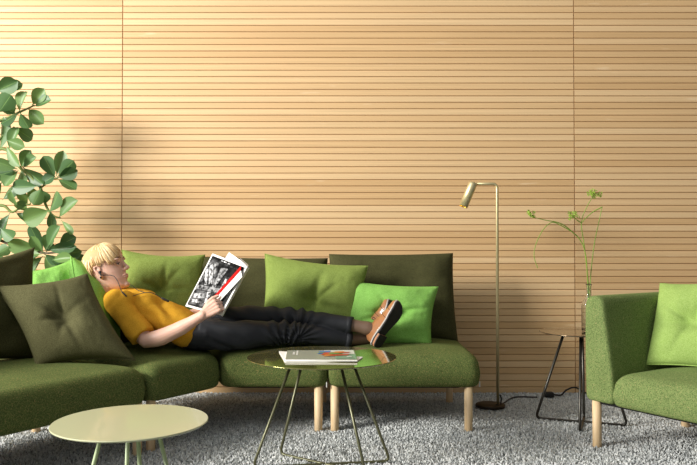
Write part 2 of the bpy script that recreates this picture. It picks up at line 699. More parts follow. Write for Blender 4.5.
# carpet pile: dense little wool tufts
verts, faces = [], []
rnd = random.Random(3)
y = 2.2
while y < 4.845:
    step = 0.0085 + 0.0015 * (4.85 - y)
    half = y * 0.55 + 0.25
    x = -half
    while x < half:
        cx, cy = x + rnd.uniform(-.5, .5) * step, y + rnd.uniform(-.5, .5) * step
        h = rnd.uniform(0.006, 0.014)
        r = rnd.uniform(0.0035, 0.006)
        a = rnd.uniform(0, PI)
        lx, ly = rnd.uniform(-.007, .007), rnd.uniform(-.007, .007)
        b = len(verts)
        for q in range(3):
            t = a + q * 2 * PI / 3
            verts.append((cx + r * math.cos(t), cy + r * math.sin(t), -0.001))
        for q in range(3):
            t = a + q * 2 * PI / 3
            verts.append((cx + lx + 0.7 * r * math.cos(t), cy + ly + 0.7 * r * math.sin(t), h))
        for q in range(3):
            q2 = (q + 1) % 3
            faces.append((b + q, b + q2, b + 3 + q2, b + 3 + q))
        faces.append((b + 3, b + 4, b + 5))
        x += step
    y += step
me = bpy.data.meshes.new('carpet_pile')
me.from_pydata(verts, [], faces)
pile = obj('carpet_pile', me, M_PILE, None, False)
tag(pile, 'grey shaggy wool carpet pile covering the floor', 'carpet')
pile['kind'] = 'stuff'


# ------------------------------------------------------------------ sofa
ZB, ZS = 0.236, 0.432


def sofa_leg(parent, x, y, h=0.245):
    bm = bmesh.new()
    lathe(bm, [(0, 0), (0.019, 0), (0.021, 0.003), (0.0225, h), (0, h)], (x, y, 0), 20)
    obj('leg', bm, M_BEECH, parent)


def sofa_module(label, seat_poly, legs, back, tag_at=None, backargs={}):
    c = sum((V(p) for p in seat_poly), V((0, 0))) / len(seat_poly)
    t = thing('sofa_module', label, 'sofa', (c.x, c.y, 0), 'sofa modules')
    obj('seat', upholstered(seat_poly, ZB, ZS, 0.07, 0.028, 0.06, 0.02), M_SEAT, t)
    inner = inset_poly([V(p) for p in seat_poly], 0.085)
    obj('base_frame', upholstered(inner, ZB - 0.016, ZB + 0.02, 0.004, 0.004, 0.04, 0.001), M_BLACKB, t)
    for (x, y) in legs:
        sofa_leg(t, x, y)
    obj('backrest', cushion(*back, **backargs), M_BACK, t)
    if tag_at:
        p = V(tag_at)
        bm = bmesh.new()
        box(bm, p - V((0.003, 0.004, 0.014)), p + V((0.003, 0.004, 0.014)), 0.001)
        obj('care_tag', bm, M_TAG, t)
    return t


BK = dict(T=0.17, pinch=0.03, slab=6.0, power=0.55, wr=0.008)
sofa_module('green sofa seat module at the right end, dark olive backrest, under the feet',
            [(-0.106, 3.825), (0.688, 3.825), (0.688, 4.64), (-0.106, 4.64)],
            [(-0.072, 3.865), (0.63, 3.865), (-0.072, 4.56), (0.625, 4.56)],
            (W(329, 254, 4.50), W(453, 253, 4.50), W(458, 342, 4.42), W(329, 342, 4.42)),
            (0.690, 3.87, ZB + 0.012), dict(seed=1, **BK))
sofa_module('green sofa seat module in the middle, under the black trouser legs',
            [(-0.66, 3.825), (-0.112, 3.825), (-0.112, 4.64), (-0.93, 4.64)],
            [(-0.158, 3.865), (-0.158, 4.56)],
            (W(186, 256, 4.50), W(328, 258, 4.50), W(327, 342, 4.42), W(186, 342, 4.42)),
            (-0.114, 3.84, ZB + 0.014), dict(seed=2, **BK))
sofa_module('green angled corner sofa module beneath the mustard shirt',
            [(-0.926, 3.448), (-0.668, 3.828), (-0.938, 4.64), (-1.22, 4.60), (-1.66, 3.95)],
            [(-0.94, 3.50), (-1.27, 4.45), (-1.5, 4.0)],
            (V((-1.56, 3.97, 0.80)), V((-1.06, 4.56, 0.80)), V((-1.04, 4.52, 0.41)), V((-1.53, 3.94, 0.41))),
            None, dict(seed=3, **BK))
u_ = V((0.553, 0.833))
n_ = V((-0.833, 0.553))
fA = V((-0.936, 3.44))
sofa_module('long green sofa module at the left, under the big dark olive pillow',
            [fA - u_ * 1.55, fA, fA + n_ * 0.86, fA - u_ * 1.55 + n_ * 0.86],
            [tuple(fA - u_ * 0.03 + n_ * 0.04), tuple(fA - u_ * 1.5 + n_ * 0.04), tuple(fA - u_ * 1.5 + n_ * 0.8), tuple(fA - u_ * 0.05 + n_ * 0.8)],
            (V((-2.06, 3.14, 0.86)), W(35, 247, 3.78), W(50, 360, 3.66), V((-2.0, 3.08, 0.42))),
            None, dict(T=0.16, pinch=0.13, slab=4.0, power=0.5, wr=0.008, seed=4))
obj('backrest', cushion(V((-2.50, 2.50, 0.90)), V((-2.07, 3.12, 0.90)), V((-2.02, 3.06, 0.42)), V((-2.44, 2.44, 0.42)), **dict(BK, seed=12)), M_BACK, bpy.data.objects['sofa_module.003'])

# ------------------------------------------------------------------ throw pillows


def pillow(label, mat, corners, T, tuft=0.0, pinch=0.06, seed=0, group='throw pillows on the sofa', wr=0.004):
    cs = [W(*c) for c in corners]
    o = obj('throw_pillow', cushion(*cs, T=T, tuft=tuft, pinch=pinch, seed=seed, wr=wr, n=56, power=0.42), mat)
    tag(o, label, 'pillow', group)
    obj('piping', cushion_seam(*cs, pinch), mat, o)
    return o


pillow('large dark olive pillow on the left seat, in front of the others', M_OLIVE,
       [(-5, 286, 3.50), (87, 274, 3.66), (136, 360, 3.52), (38, 367, 3.40)], 0.19, 0.5, 0.11, 31, wr=0.003)
pillow('bright green pillow peeking between the dark olive pillow and backrest', M_LIME,
       [(26, 272, 3.86), (75, 258, 4.02), (92, 332, 3.88), (40, 345, 3.74)], 0.13, 0.0, 0.09, 6)
pillow("bright green pillow behind the person's neck", M_LIME,
       [(71, 256.5, 3.86), (104, 278, 4.10), (120, 345, 3.94), (84, 352, 3.62)], 0.17, 0.0, 0.05, 7)
pillow('mid green pillow behind the face and magazine', M_MID,
       [(122, 250, 4.22), (205, 255, 4.34), (200, 330, 4.22), (118, 330, 4.12)], 0.17, 0.9, 0.11, 8)
pillow('mid green tufted pillow behind the knees, beside the bright green one', M_MID,
       [(265, 254, 4.29), (368, 266, 4.27), (358, 352, 4.15), (257, 350, 4.15)], 0.20, 0.95, 0.09, 9)
pillow('bright green tufted pillow behind the brown shoes', M_LIME,
       [(350, 281, 4.24), (438, 287, 4.25), (431, 345, 4.13), (338, 349, 4.13)], 0.18, 0.9, 0.08, 10)

# ------------------------------------------------------------------ armchair
ch = thing('armchair', 'green wool armchair with beech legs at the right edge', 'armchair', (1.155, 3.59, 0))
CA = math.atan2(-0.835, 0.55)
CM = Matrix.Translation((1.155, 3.59, 0)) @ Matrix.Rotation(CA, 4, 'Z')
Wd, Dp = 0.84, 0.80
# wraparound shell: section swept along a U
path = bend([(0.0, 0.012, 0), (0.0, Dp, 0), (Wd, Dp, 0), (Wd, 0.012, 0)], 0.16, 10)
dense = []
for a, b in zip(path, path[1:]):
    L = (b - a).length
    k = max(1, int(L / 0.04))
    for i in range(k):
        dense.append(a.lerp(b, i / k))
dense.append(path[-1])
zb, ztp = 0.225, 0.735
sec = []   # (offset inwards, z): outer face at 0, inner face flares outwards at the top


def arc(cx, cz, r, a0, a1, n=5):
    return [(cx + r * math.cos(math.radians(a0 + (a1 - a0) * i / n)), cz + r * math.sin(math.radians(a0 + (a1 - a0) * i / n))) for i in range(n + 1)]


sec += arc(0.025, zb + 0.025, 0.025, 270, 180)
sec += [(-0.004, 0.40), (-0.004, 0.56)]
sec += arc(0.045, ztp - 0.047, 0.047, 180, 90)
sec += arc(0.060, ztp - 0.045, 0.045, 85, 8)
sec += [(0.118, 0.60), (0.134, 0.50), (0.152, 0.38), (0.160, 0.28)]
sec += arc(0.140, zb + 0.02, 0.02, 0, -90, 3)
bm = bmesh.new()
prev = None
n = len(dense)
for i, p in enumerate(dense):
    t = (dense[min(i + 1, n - 1)] - dense[max(i - 1, 0)]).normalized()
    inw = V((t.y, -t.x, 0))
    steps = [(1.0, 0.0)]
    if i == 0:
        steps = [(0.72, -0.0), (0.86, -0.012), (0.95, -0.012 + 0.006), (1.0, 0.012)]
        steps = [(0.60, -0.012), (0.80, -0.0115), (0.92, -0.007), (0.98, 0.002), (1.0, 0.014)]
    elif i == n - 1:
        steps = [(1.0, -0.014), (0.98, -0.002), (0.92, 0.007), (0.80, 0.0115), (0.60, 0.012)]
    for sc, off in steps:
        ring = []
        for (o, z) in sec:
            oc, zc = 0.065, 0.48
            if sc < 1:
                lim = (1 - sc) * 0.055
                o2 = o + math.copysign(min(abs(oc - o), lim), oc - o)
                z2 = z + math.copysign(min(abs(zc - z), lim), zc - z)
            else:
                o2, z2 = o, z
            q = p + t * off + inw * o2
            ring.append(bm.verts.new(CM @ V((q.x, q.y, z2))))
        if prev:
            for j in range(len(ring)):
                k = (j + 1) % len(ring)
                bm.faces.new((prev[j], prev[k], ring[k], ring[j]))
        else:
            bm.faces.new(ring)
        prev = ring
bm.faces.new(prev[::-1])
obj('shell', bm, M_CHAIR, ch)
sp_ = [(0.158, -0.004), (Wd - 0.158, -0.004), (Wd - 0.158, Dp - 0.15), (0.158, Dp - 0.15)]
spw = [(CM @ V((a, b, 0))).xy for a, b in sp_]
obj('seat', upholstered(spw, 0.222, 0.405, 0.075, 0.02, 0.03, 0.025), M_CHAIR, ch)
for (a, b) in ((0.045, 0.03), (Wd - 0.055, 0.055), (0.06, Dp - 0.06), (Wd - 0.06, Dp - 0.06)):
    p = CM @ V((a, b, 0))
    sofa_leg(ch, p.x, p.y, 0.24)
bf = [(CM @ V((a, b, 0))).xy for a, b in ((0.03, 0.03), (Wd - 0.03, 0.03), (Wd - 0.03, Dp - 0.03), (0.03, Dp - 0.03))]
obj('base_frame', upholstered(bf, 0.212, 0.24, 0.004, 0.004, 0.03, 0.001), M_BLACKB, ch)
o = pillow('light green pillow leaning in the armchair at the right edge', M_LIGHT,
           [(660, 283.5, 3.80), (738, 282, 3.50), (742, 372, 3.34), (645, 364, 3.62)], 0.16, 0.8, 0.06, 11, 'throw pillows')
del o['group']


# ------------------------------------------------------------------ round tables
def wire_table(name, label, cat, c, r, z, feet, k, m_top, m_leg, rr=0.0065, th=0.006, rim=0.5):
    t = thing(name, label, cat, (c[0], c[1], 0))
    bm = bmesh.new()
    lathe(bm, [(0, z - th), (r - 0.004, z - th), (r, z - th * 0.6), (r, z - th * 0.25), (r - 0.0015, z), (0, z)], (c[0], c[1], 0), 96)
    o = obj('tabletop', bm, m_top, t, False)
    for p in o.data.polygons:
        p.use_smooth = abs(p.normal.z) < 0.5
    for (A, B) in feet:
        a = V((c[0] + A[0], c[1] + A[1], rr + 0.004))
        b = V((c[0] + B[0], c[1] + B[1], rr + 0.004))
        at = V((c[0] + A[0] * k, c[1] + A[1] * k, z - th))
        btp = V((c[0] + B[0] * k, c[1] + B[1] * k, z - th))
        obj('leg_frame', rod(bend([at, a, b, btp], 0.035, 8), rr, 12), m_leg, t)
    bm = bmesh.new()
    lathe(bm, [(0, z - th - 0.006), (r * 0.42, z - th - 0.006), (r * 0.42, z - th - 0.0002), (0, z - th - 0.0002)], (c[0], c[1], 0), 40)
    obj('mounting_plate', bm, m_leg, t)
    return t


wire_table('coffee_table', 'round olive lacquered coffee table with magazines on it', 'table', (-0.118, 3.27), 0.331, 0.485,
           [((-0.30, -0.06), (0.305, 0.035)), ((-0.20, 0.15), (0.19, -0.14))], 0.42, M_TOP_OLIVE, M_LEG_OLIVE, 0.0065)
wire_table('coffee_table', 'round pale green coffee table in the left foreground', 'table', (-0.686, 2.32), 0.240, 0.426,
           [((-0.175, -0.05), (0.175, 0.02)), ((-0.06, 0.14), (0.085, -0.13))], 0.44, M_TOP_PALE, M_LEG_PALE, 0.0065, 0.007)
wire_table('side_table', 'small bronze side table half hidden behind the armchair', 'table', (1.262, 3.98), 0.222, 0.512,
           [((-0.215, 0.14), (0.235, -0.03)), ((-0.06, -0.155), (0.06, 0.15))], 0.36, M_TOP_BRONZE, M_LEG_DARK, 0.0075)

# ------------------------------------------------------------------ floor lamp
lx, ly = 0.893, 4.40
lamp = thing('floor_lamp', 'slim brass floor lamp with a tilted spot head by the slatted wall', 'lamp', (lx, ly, 0))
bm = bmesh.new()
lathe(bm, [(0, 0.012), (0.085, 0.012), (0.088, 0.015), (0.088, 0.026), (0.084, 0.030), (0, 0.030)], (lx - 0.045, ly, 0), 48)
obj('base', bm, M_LAMPB, lamp)
zt_ = 1.348
obj('pole', rod(bend([(lx, ly, 0.02), (lx, ly, zt_), (lx - 0.152, ly, zt_)], 0.03, 8), 0.0088, 14), M_BRASS, lamp)
hd_top = V((lx - 0.145, ly - 0.012, zt_ + 0.004))
ax = V((-0.062, -0.012, -0.142)).normalized()
head = bmesh.new()
s1 = ax.orthogonal().normalized()
pr = [(0.0, 0.0), (0.021, 0.0), (0.0255, 0.004), (0.0265, 0.012), (0.0265, 0.156)]
hp = [hd_top + ax * z for r, z in pr]
pr_in = [(0.0235, 0.156), (0.0225, 0.10), (0.0, 0.10)]
s2 = ax.cross(s1)


def axial(bm, base, prof, seg=28):
    prev = None
    for r, z in prof:
        ring = [bm.verts.new(base + ax * z + (s1 * math.cos(2 * PI * j / seg) + s2 * math.sin(2 * PI * j / seg)) * max(r, 1e-4)) for j in range(seg)]
        if prev:
            for j in range(seg):
                bm.faces.new((prev[j], prev[(j + 1) % seg], ring[(j + 1) % seg], ring[j]))
        prev = ring


axial(head, hd_top, pr + [(0.0235, 0.156)])
h = obj('lamp_head', head, M_BRASS, lamp)
bm = bmesh.new()
axial(bm, hd_top, [(0.0235, 0.156), (0.0228, 0.10), (0.0, 0.098)])
obj('reflector', bm, M_BRASS_IN, h)
bm = bmesh.new()
ellipsoid(bm, hd_top + ax * 0.118, 0.016, 0.016, 0.016)
obj('bulb', bm, M_PAPER, h)
bm = bmesh.new()
tube(bm, [hd_top + V((0.0, 0.012, -0.004)), hd_top + V((0, -0.005, -0.002))], 0.010, 14)
obj('swivel_joint', bm, M_BRASS, lamp)
cord = [(lx + 0.012, ly, 0.085), (lx + 0.022, ly + 0.004, 0.06), (lx + 0.02, ly + 0.01, 0.02), (lx + 0.06, ly + 0.1, 0.016), (lx + 0.16, ly + 0.26, 0.016), (lx + 0.30, ly + 0.25, 0.018)]
obj('power_cord', rod(spline(cord, 8), 0.0045, 8), M_CORD, lamp)
pp = W(548, 399, 4.68)
adp = thing('power_adapter', 'black plug adapter on the carpet beneath the side table', 'plug', (pp.x, pp.y, 0))
bm = bmesh.new()
box(bm, (pp.x - 0.03, pp.y - 0.022, 0.012), (pp.x + 0.03, pp.y + 0.022, 0.046), 0.008)
obj('housing', bm, M_CORD, adp)
obj('power_cord', rod(spline([(pp.x + 0.03, pp.y, 0.028), (pp.x + 0.09, pp.y + 0.04, 0.018), (pp.x + 0.13, pp.y + 0.06, 0.045), (pp.x + 0.19, pp.y + 0.07, 0.06), (pp.x + 0.25, pp.y + 0.05, 0.03), (pp.x + 0.34, pp.y + 0.02, 0.016), (pp.x + 0.55, pp.y + 0.06, 0.016)], 8), 0.0055, 8), M_CORD, adp)

# ------------------------------------------------------------------ bottle vase with sprigs
vx, vy, vz = W(588.5, 300, 3.97).x, 3.97, 0.5125
bm = bmesh.new()
out = [(0, 0), (0.034, 0), (0.038, 0.004), (0.039, 0.02), (0.039, 0.135), (0.036, 0.155), (0.022, 0.180), (0.0145, 0.198), (0.0135, 0.245), (0.016, 0.250), (0.016, 0.258)]
inn = [(0.0125, 0.258), (0.0115, 0.248), (0.0115, 0.200), (0.019, 0.179), (0.033, 0.154), (0.036, 0.135), (0.036, 0.02), (0.033, 0.008), (0, 0.007)]
lathe(bm, out + inn, (vx, vy, vz), 36)
vase = tag(obj('bottle_vase', bm, M_GLASS), 'clear glass bottle vase on the side table behind the armchair', 'vase')
M_BLOOM = M_FLOWER


def bloom(bm, c, r, n, rn):
    for i in range(n):
        d = V((rn.gauss(0, 1), rn.gauss(0, 1), rn.gauss(0, .7))).normalized()
        p = c + d * r * rn.uniform(0.35, 1)
        tube(bm, [c, c.lerp(p, .7), p], [0.0009, 0.0009, 0.0012], 5)
        a = d.orthogonal().normalized()
        b = d.cross(a)
        for k in range(4):
            t = k * PI / 2 + rn.random()
            e1 = (a * math.cos(t) + b * math.sin(t))
            e2 = e1.cross(d)
            q = p + e1 * 0.010 + d * 0.006
            f = [bm.verts.new(x) for x in (p, p + e1 * 0.006 + e2 * 0.0038, q, p + e1 * 0.006 - e2 * 0.0038)]
            bm.faces.new(f)


rn = random.Random(5)
D0 = 3.97


def sprig(label, stems, blooms):
    b = W(588.5, 325, D0)
    t = thing('flower_sprig', label, 'flower', (b.x, b.y, b.z), 'sprigs in the bottle vase')
    bm = bmesh.new()
    for pts in stems:
        q = spline([W(x, y, D0 + d) for x, y, d in pts], 8)
        tube(bm, q, lerp_list([0.0029, 0.0019], len(q) - 1), 8)
    obj('stem', bm, M_SPRIG, t)
    for (x, y, d, r, n) in blooms:
        bm = bmesh.new()
        bloom(bm, W(x, y, D0 + d), r, n, rn)
        obj('blossom', bm, M_FLOWER, t, False, False)


sprig('tallest green sprig in the bottle vase, topped by the largest blossom',
      [[(589, 328, 0), (588, 284, 0), (584.5, 248, -.01), (581.5, 223, -.02), (587, 207, -.02), (594, 195, -.02)], [(581.5, 223, -.02), (577, 220, -.03), (573, 217, -.03)]],
      [(594, 193, -.02, 0.045, 26), (573, 216, -.03, 0.034, 18)])
sprig('green sprig in the bottle vase, bent sharply back at its tip',
      [[(590.5, 328, .01), (590, 284, 0), (594, 246, .03), (599, 222, .05), (602.3, 207, .05)], [(602.3, 207, .05), (593, 212, .05), (585, 219, .05), (581, 224, .05)]], [])
sprig('green sprig in the bottle vase arching left and drooping',
      [[(588, 328, -.01), (587.5, 284, 0), (585, 252, -.03), (577, 236, -.05), (562, 226, -.06), (552, 222.5, -.06), (543, 230, -.07), (536, 244, -.08), (534, 256, -.08), (537.5, 268, -.08)],
       [(577, 236, -.05), (562, 224, -.09), (545, 220, -.11), (530, 216.5, -.12)]],
      [(531, 214, -.12, 0.028, 14)])

# ------------------------------------------------------------------ magazines on the coffee table


def magazine_flat(name, label, corners, z, th, parent=None):
    """corners: plan positions (front left, front right, back right, back left)"""
    c = sum((V(p) for p in corners), V((0, 0))) / 4
    t = thing(name, label, 'magazine', (c.x, c.y, z), None)
    bm = bmesh.new()
    P = [V(p) for p in corners]
    lay = []
    for zz, s in ((z, 1.0), (z + th * 0.15, 0.99), (z + th * 0.85, 0.99), (z + th, 1.0)):
        lay.append([bm.verts.new((*(c + (p - c) * s), zz)) for p in P])
    for a, b in zip(lay, lay[1:]):
        for j in range(4):
            bm.faces.new((a[j], a[(j + 1) % 4], b[(j + 1) % 4], b[j]))
    bm.faces.new(lay[0][::-1])
    bm.faces.new(lay[-1])
    return t, bm, P


def on_table(px, py, z):
    D = (H - z) * F / (py - HZ)
    return V(((px - CX) / F * D, D))


zt2 = 0.4852
t, bm, P = magazine_flat('magazine', 'white magazine lying underneath on the olive coffee table', [on_table(285, 362.2, zt2), on_table(357, 361.4, zt2), on_table(363, 357.4, zt2), on_table(279, 351.6, zt2)], zt2, 0.004)
obj('pages', bm, M_PAPER, t, False)
z2 = zt2 + 0.0042
t, bm, P = magazine_flat('magazine', 'grey magazine with a colourful cover lying on top on the olive coffee table', [on_table(285.5, 360.6, z2), on_table(357.5, 360.9, z2), on_table(354, 351.2, z2), on_table(287.5, 351.6, z2)], z2, 0.007)
obj('pages', bm, M_PAPER, t, False)
cov = [plain('cover_silver', srgb(172, 174, 158), 0.25, 0, 0.3), plain('cover_white', srgb(236, 236, 228), 0.3, 0, 0.3), plain('cover_red', srgb(206, 72, 48), 0.3),
       plain('cover_orange', srgb(222, 142, 62), 0.3), plain('cover_blue', srgb(92, 128, 190), 0.3), plain('cover_teal', srgb(128, 166, 142), 0.3, 0, 0.3), plain('cover_green', srgb(116, 160, 84), 0.3)]


def quad_on(bm, P, z, u0, u1, v0, v1, mi, wob=0.0):
    f = []
    for (u, v) in ((u0, v0), (u1, v0 + wob), (u1 + wob, v1), (u0 + wob, v1 - wob)):
        p = (P[0] * (1 - u) + P[1] * u) * (1 - v) + (P[3] * (1 - u) + P[2] * u) * v
        f.append(bm.verts.new((p.x, p.y, z)))
    bm.faces.new(f).material_index = mi


bm = bmesh.new()
zc = z2 + 0.0072
quad_on(bm, P, zc, 0, 1, 0, 1, 0)
for i, (a, b, c, d, m, w) in enumerate([(.14, .165, .45, .95, 1, 0), (.09, .12, .5, .8, 1, 0), (.55, .985, .55, .96, 1, 0), (.70, .99, .04, .5, 5, 0), (.45, .62, .55, .9, 4, .03), (.5, .66, .42, .74, 2, .05), (.6, .8, .5, .72, 6, .04),
                                        (.52, .72, .28, .46, 3, .04), (.6, .86, .3, .5, 2, .06), (.68, .82, .62, .8, 3, .03), (.44, .54, .6, .72, 5, .03), (.74, .9, .58, .7, 2, .03), (.86, .93, .16, .24, 1, 0)]):
    quad_on(bm, P, zc + 0.0003 * (i + 1), a, b, c, d, m, w)
obj('cover', bm, cov, t, False, False)

# ------------------------------------------------------------------ potted plant behind the sofa corner
plx, ply = -2.16, 4.40
pl = thing('potted_plant', 'tall leafy plant with rounded glossy leaves behind the sofa corner', 'plant', (plx, ply, 0))
bm = bmesh.new()
lathe(bm, [(0, 0.01), (0.13, 0.01), (0.15, 0.03), (0.18, 0.34), (0.185, 0.36), (0.17, 0.36), (0.165, 0.33), (0, 0.33)], (plx, ply, 0), 40)
obj('pot', bm, M_POT, pl)
bm = bmesh.new()
lathe(bm, [(0, 0.34), (0.166, 0.335)], (plx, ply, 0), 30)
obj('soil', bm, M_SOIL, pl)
LV = [(-6, 91, 14, 82, 14), (31, 105, 42, 90, 11), (33, 106, 48, 100, 11), (27, 108, 41, 122, 11), (18, 112, 25, 93, 13), (-3, 113, 9, 96, 15), (18, 112, 2, 123, 12), (19, 112, 27, 127, 9),
      (13, 127, 30, 138, 11), (-1, 152, 3, 120, 17), (8, 150, 16, 129, 9), (5, 145, 17, 164, 9), (20, 168, 29, 152, 10), (22, 168, 34, 158, 9), (17, 169, -3, 162, 10), (16, 170, -4, 176, 10),
      (18, 170, 5, 184, 13), (21, 169, 19, 187, 13), (22, 167, 41, 183, 11), (38, 186, 14, 187, 12), (39, 185, 52, 177, 10), (55, 178, 44, 158, 11), (56, 176, 62, 153, 9), (57, 177, 72, 162, 11),
      (57, 178, 75, 171, 10), (57, 179, 74, 188, 10), (41, 188, 34, 203, 11), (40, 189, 46, 201, 8), (49, 213, 58, 194, 13), (58, 218, 75, 202, 15), (50, 210, 26, 220, 17), (50, 211, 52, 227, 6),
      (61, 220, 72, 233, 4), (18, 207, 11, 193, 7), (28, 205, 19, 192, 6), (26, 206, 18, 203, 8), (30, 204, 33, 190, 7), (15, 212, 30, 222, 6), (10, 212, -1, 239, 14), (44, 253, 31, 228, 8),
      (47, 248, 58, 228, 12), (58, 246, 74, 238, 12), (45, 251, 51, 236, 10), (47, 250, 73, 247, 9), (57, 255, 79, 252, 11), (43, 251, 11, 244, 13), (42, 254, 19, 255, 11), (43, 256, 32, 272, 12),
      (44, 256, 56, 272, 10), (47, 256, 68, 269, 10), (43, 253, 32, 238, 7), (62, 256, 84, 262, 11), (10, 262, -8, 256, 6), (6, 268, -6, 262, 6), (-4, 100, -18, 92, 14), (-6, 130, -22, 120, 15),
      (-4, 160, -20, 150, 14), (-6, 190, -24, 184, 14), (-8, 215, -26, 224, 15), (-10, 246, -28, 238, 14), (2, 96, -12, 104, 12), (36, 256, 26, 262, 9),
      (44, 254, 60, 262, 9), (40, 252, 26, 246, 9), (46, 252, 52, 244, 8), (52, 260, 70, 258, 8), (2, 200, 14, 188, 10), (0, 228, 12, 238, 10), (-2, 104, 12, 112, 11), (6, 140, 22, 146, 9), (2, 182, -12, 194, 13), (28, 212, 16, 204, 9), (-6, 256, 8, 248, 9), (8, 90, 20, 84, 9)]
bm = bmesh.new()
uvl = bm.loops.layers.uv.new('UVMap')
rn = random.Random(11)


def leaf(bm, base, tip, w, tilt, cup):
    d = tip - base
    L = d.length
    d.normalize()
    view = V((0, -1, 0.25))
    s = d.cross(view)
    s.normalize()
    nn = s.cross(d).normalized()
    R = Matrix.Rotation(tilt, 3, d)
    s = R @ s
    nn = R @ nn
    nu, nv = 6, 10
    grid = []
    for i in range(nv + 1):
        t = i / nv
        if t < 0.08:
            hw = 0.05
        else:
            q = (t - 0.08) / 0.92
            hw = max(0.0, math.sin(PI * q ** 1.5)) ** 0.55
            hw = max(hw, 0.05 * (1 - q))
        rowv = []
        for j in range(nu + 1):
            a = (j / nu) * 2 - 1
            p = base + d * (L * t) + s * (a * hw * w / 2) + nn * (cup * w * 0.35 * (abs(a) ** 1.3) * hw - 0.10 * L * (t - 0.35) ** 2 * (1 if cup > 0 else -1))
            rowv.append((bm.verts.new(p), j / nu, t))
        grid.append(rowv)
    for i in range(nv):
        for j in range(nu):
            qd = (grid[i][j], grid[i][j + 1], grid[i + 1][j + 1], grid[i + 1][j])
            f = bm.faces.new([x[0] for x in qd])
            for lp, x in zip(f.loops, qd):
                lp[uvl].uv = (x[1], x[2])


for (x0, y0, x1, y1, w) in LV:
    D = 4.40 + rn.uniform(-0.05, 0.05)
    dd = rn.uniform(-0.05, 0.02)
    x1, y1 = x0 + (x1 - x0) * 1.12, y0 + (y1 - y0) * 1.12
    leaf(bm, W(x0, y0, D), W(x1, y1, D + dd), (w + 3.5) * D / F, rn.uniform(-0.65, 0.65), rn.choice((1, 1, -0.6)) * rn.uniform(0.4, 1))
obj('foliage', bm, M_LEAF, pl, True, False)
ST = [[(-14, 300), (-10, 250), (-6, 210), (-8, 160), (-6, 110), (-14, 70)], [(-7, 205), (4, 206), (12, 212), (22, 206), (30, 204)], [(-8, 150), (6, 150), (20, 168), (30, 176), (40, 187), (48, 181), (57, 178)],
      [(40, 187), (43, 198), (48, 210), (54, 216), (60, 218)], [(-7, 122), (6, 118), (18, 112), (27, 108), (33, 105)], [(-8, 160), (-2, 140), (13, 127)]]
bm = bmesh.new()
for s in ST[1:]:
    q = spline([W(x, y, 4.42) for x, y in s], 6)
    tube(bm, q, lerp_list([0.010, 0.005], len(q) - 1), 8)
obj('branch', bm, M_STEM, pl)
bm = bmesh.new()
q = spline([V((plx, ply, 0.33)), V((plx - 0.02, ply, 0.5))] + [W(x, y, 4.42) for x, y in ST[0]], 6)
tube(bm, q, lerp_list([0.02, 0.010], len(q) - 1), 10)
q = spline([W(-10, 236, 4.43), W(10, 244, 4.43), W(30, 249, 4.43), W(44, 253, 4.42), W(60, 252, 4.4)], 6)
tube(bm, q, lerp_list([0.009, 0.006], len(q) - 1), 8)
obj('trunk', bm, M_BARK, pl)

# ------------------------------------------------------------------ the person
HS = 1.06
TH = math.radians(14)
YAW = math.radians(-7)       # the face turns a little towards the viewer
HO = W(106.3, 269.6, 3.93)
HM = Matrix.Translation(HO) @ Matrix.Rotation(YAW, 4, 'Z') @ Matrix.Rotation(-TH, 4, 'Y') @ Matrix.Scale(HS, 4)
SL = [(-0.117, 0.072, 0.035, 0.016), (-0.110, 0.090, 0.010, 0.030), (-0.096, 0.096, -0.012, 0.042), (-0.080, 0.093, -0.035, 0.051), (-0.062, 0.096, -0.058, 0.058), (-0.045, 0.095, -0.074, 0.063),
      (-0.025, 0.095, -0.086, 0.068), (0.0, 0.092, -0.095, 0.071), (0.018, 0.090, -0.100, 0.073), (0.036, 0.097, -0.103, 0.075), (0.056, 0.096, -0.102, 0.076), (0.078, 0.084, -0.094, 0.073),
      (0.097, 0.060, -0.075, 0.060), (0.110, 0.030, -0.048, 0.040), (0.1155, 0.002, -0.020, 0.016)]


def head_loft(bm, grow=0.0, seg=36, zlo=-1):
    prev = None
    first = None
    for (z, f, b, w) in SL:
        if z < zlo:
            continue
        cx = (f + b) / 2
        rx = (f - b) / 2 + grow
        zz = z + grow * max(0, z) / 0.1155
        ring = []
        for j in range(seg):
            t = 2 * PI * j / seg
            ct, st = math.cos(t), math.sin(t)
            yy = (w + grow) * math.copysign(abs(st) ** 0.85, st) * (1 - 0.20 * max(0, ct) ** 2)
            ring.append(bm.verts.new(HM @ V((cx + rx * math.copysign(abs(ct) ** 0.92, ct), yy, zz))))
        if prev:
            for j in range(seg):
                bm.faces.new((prev[j], prev[(j + 1) % seg], ring[(j + 1) % seg], ring[j]))
        else:
            first = ring
        prev = ring
    bm.faces.new(first[::-1])
    bm.faces.new(prev)


def htube(bm, pts, rad, seg=12):
    tube(bm, [HM @ V(p) for p in pts], [r * HS for r in rad], seg)


def hball(bm, c, rx, ry, rz):
    R = HM.to_3x3() * (1 / HS)
    ellipsoid(bm, HM @ V(c), rx * HS, ry * HS, rz * HS, R)


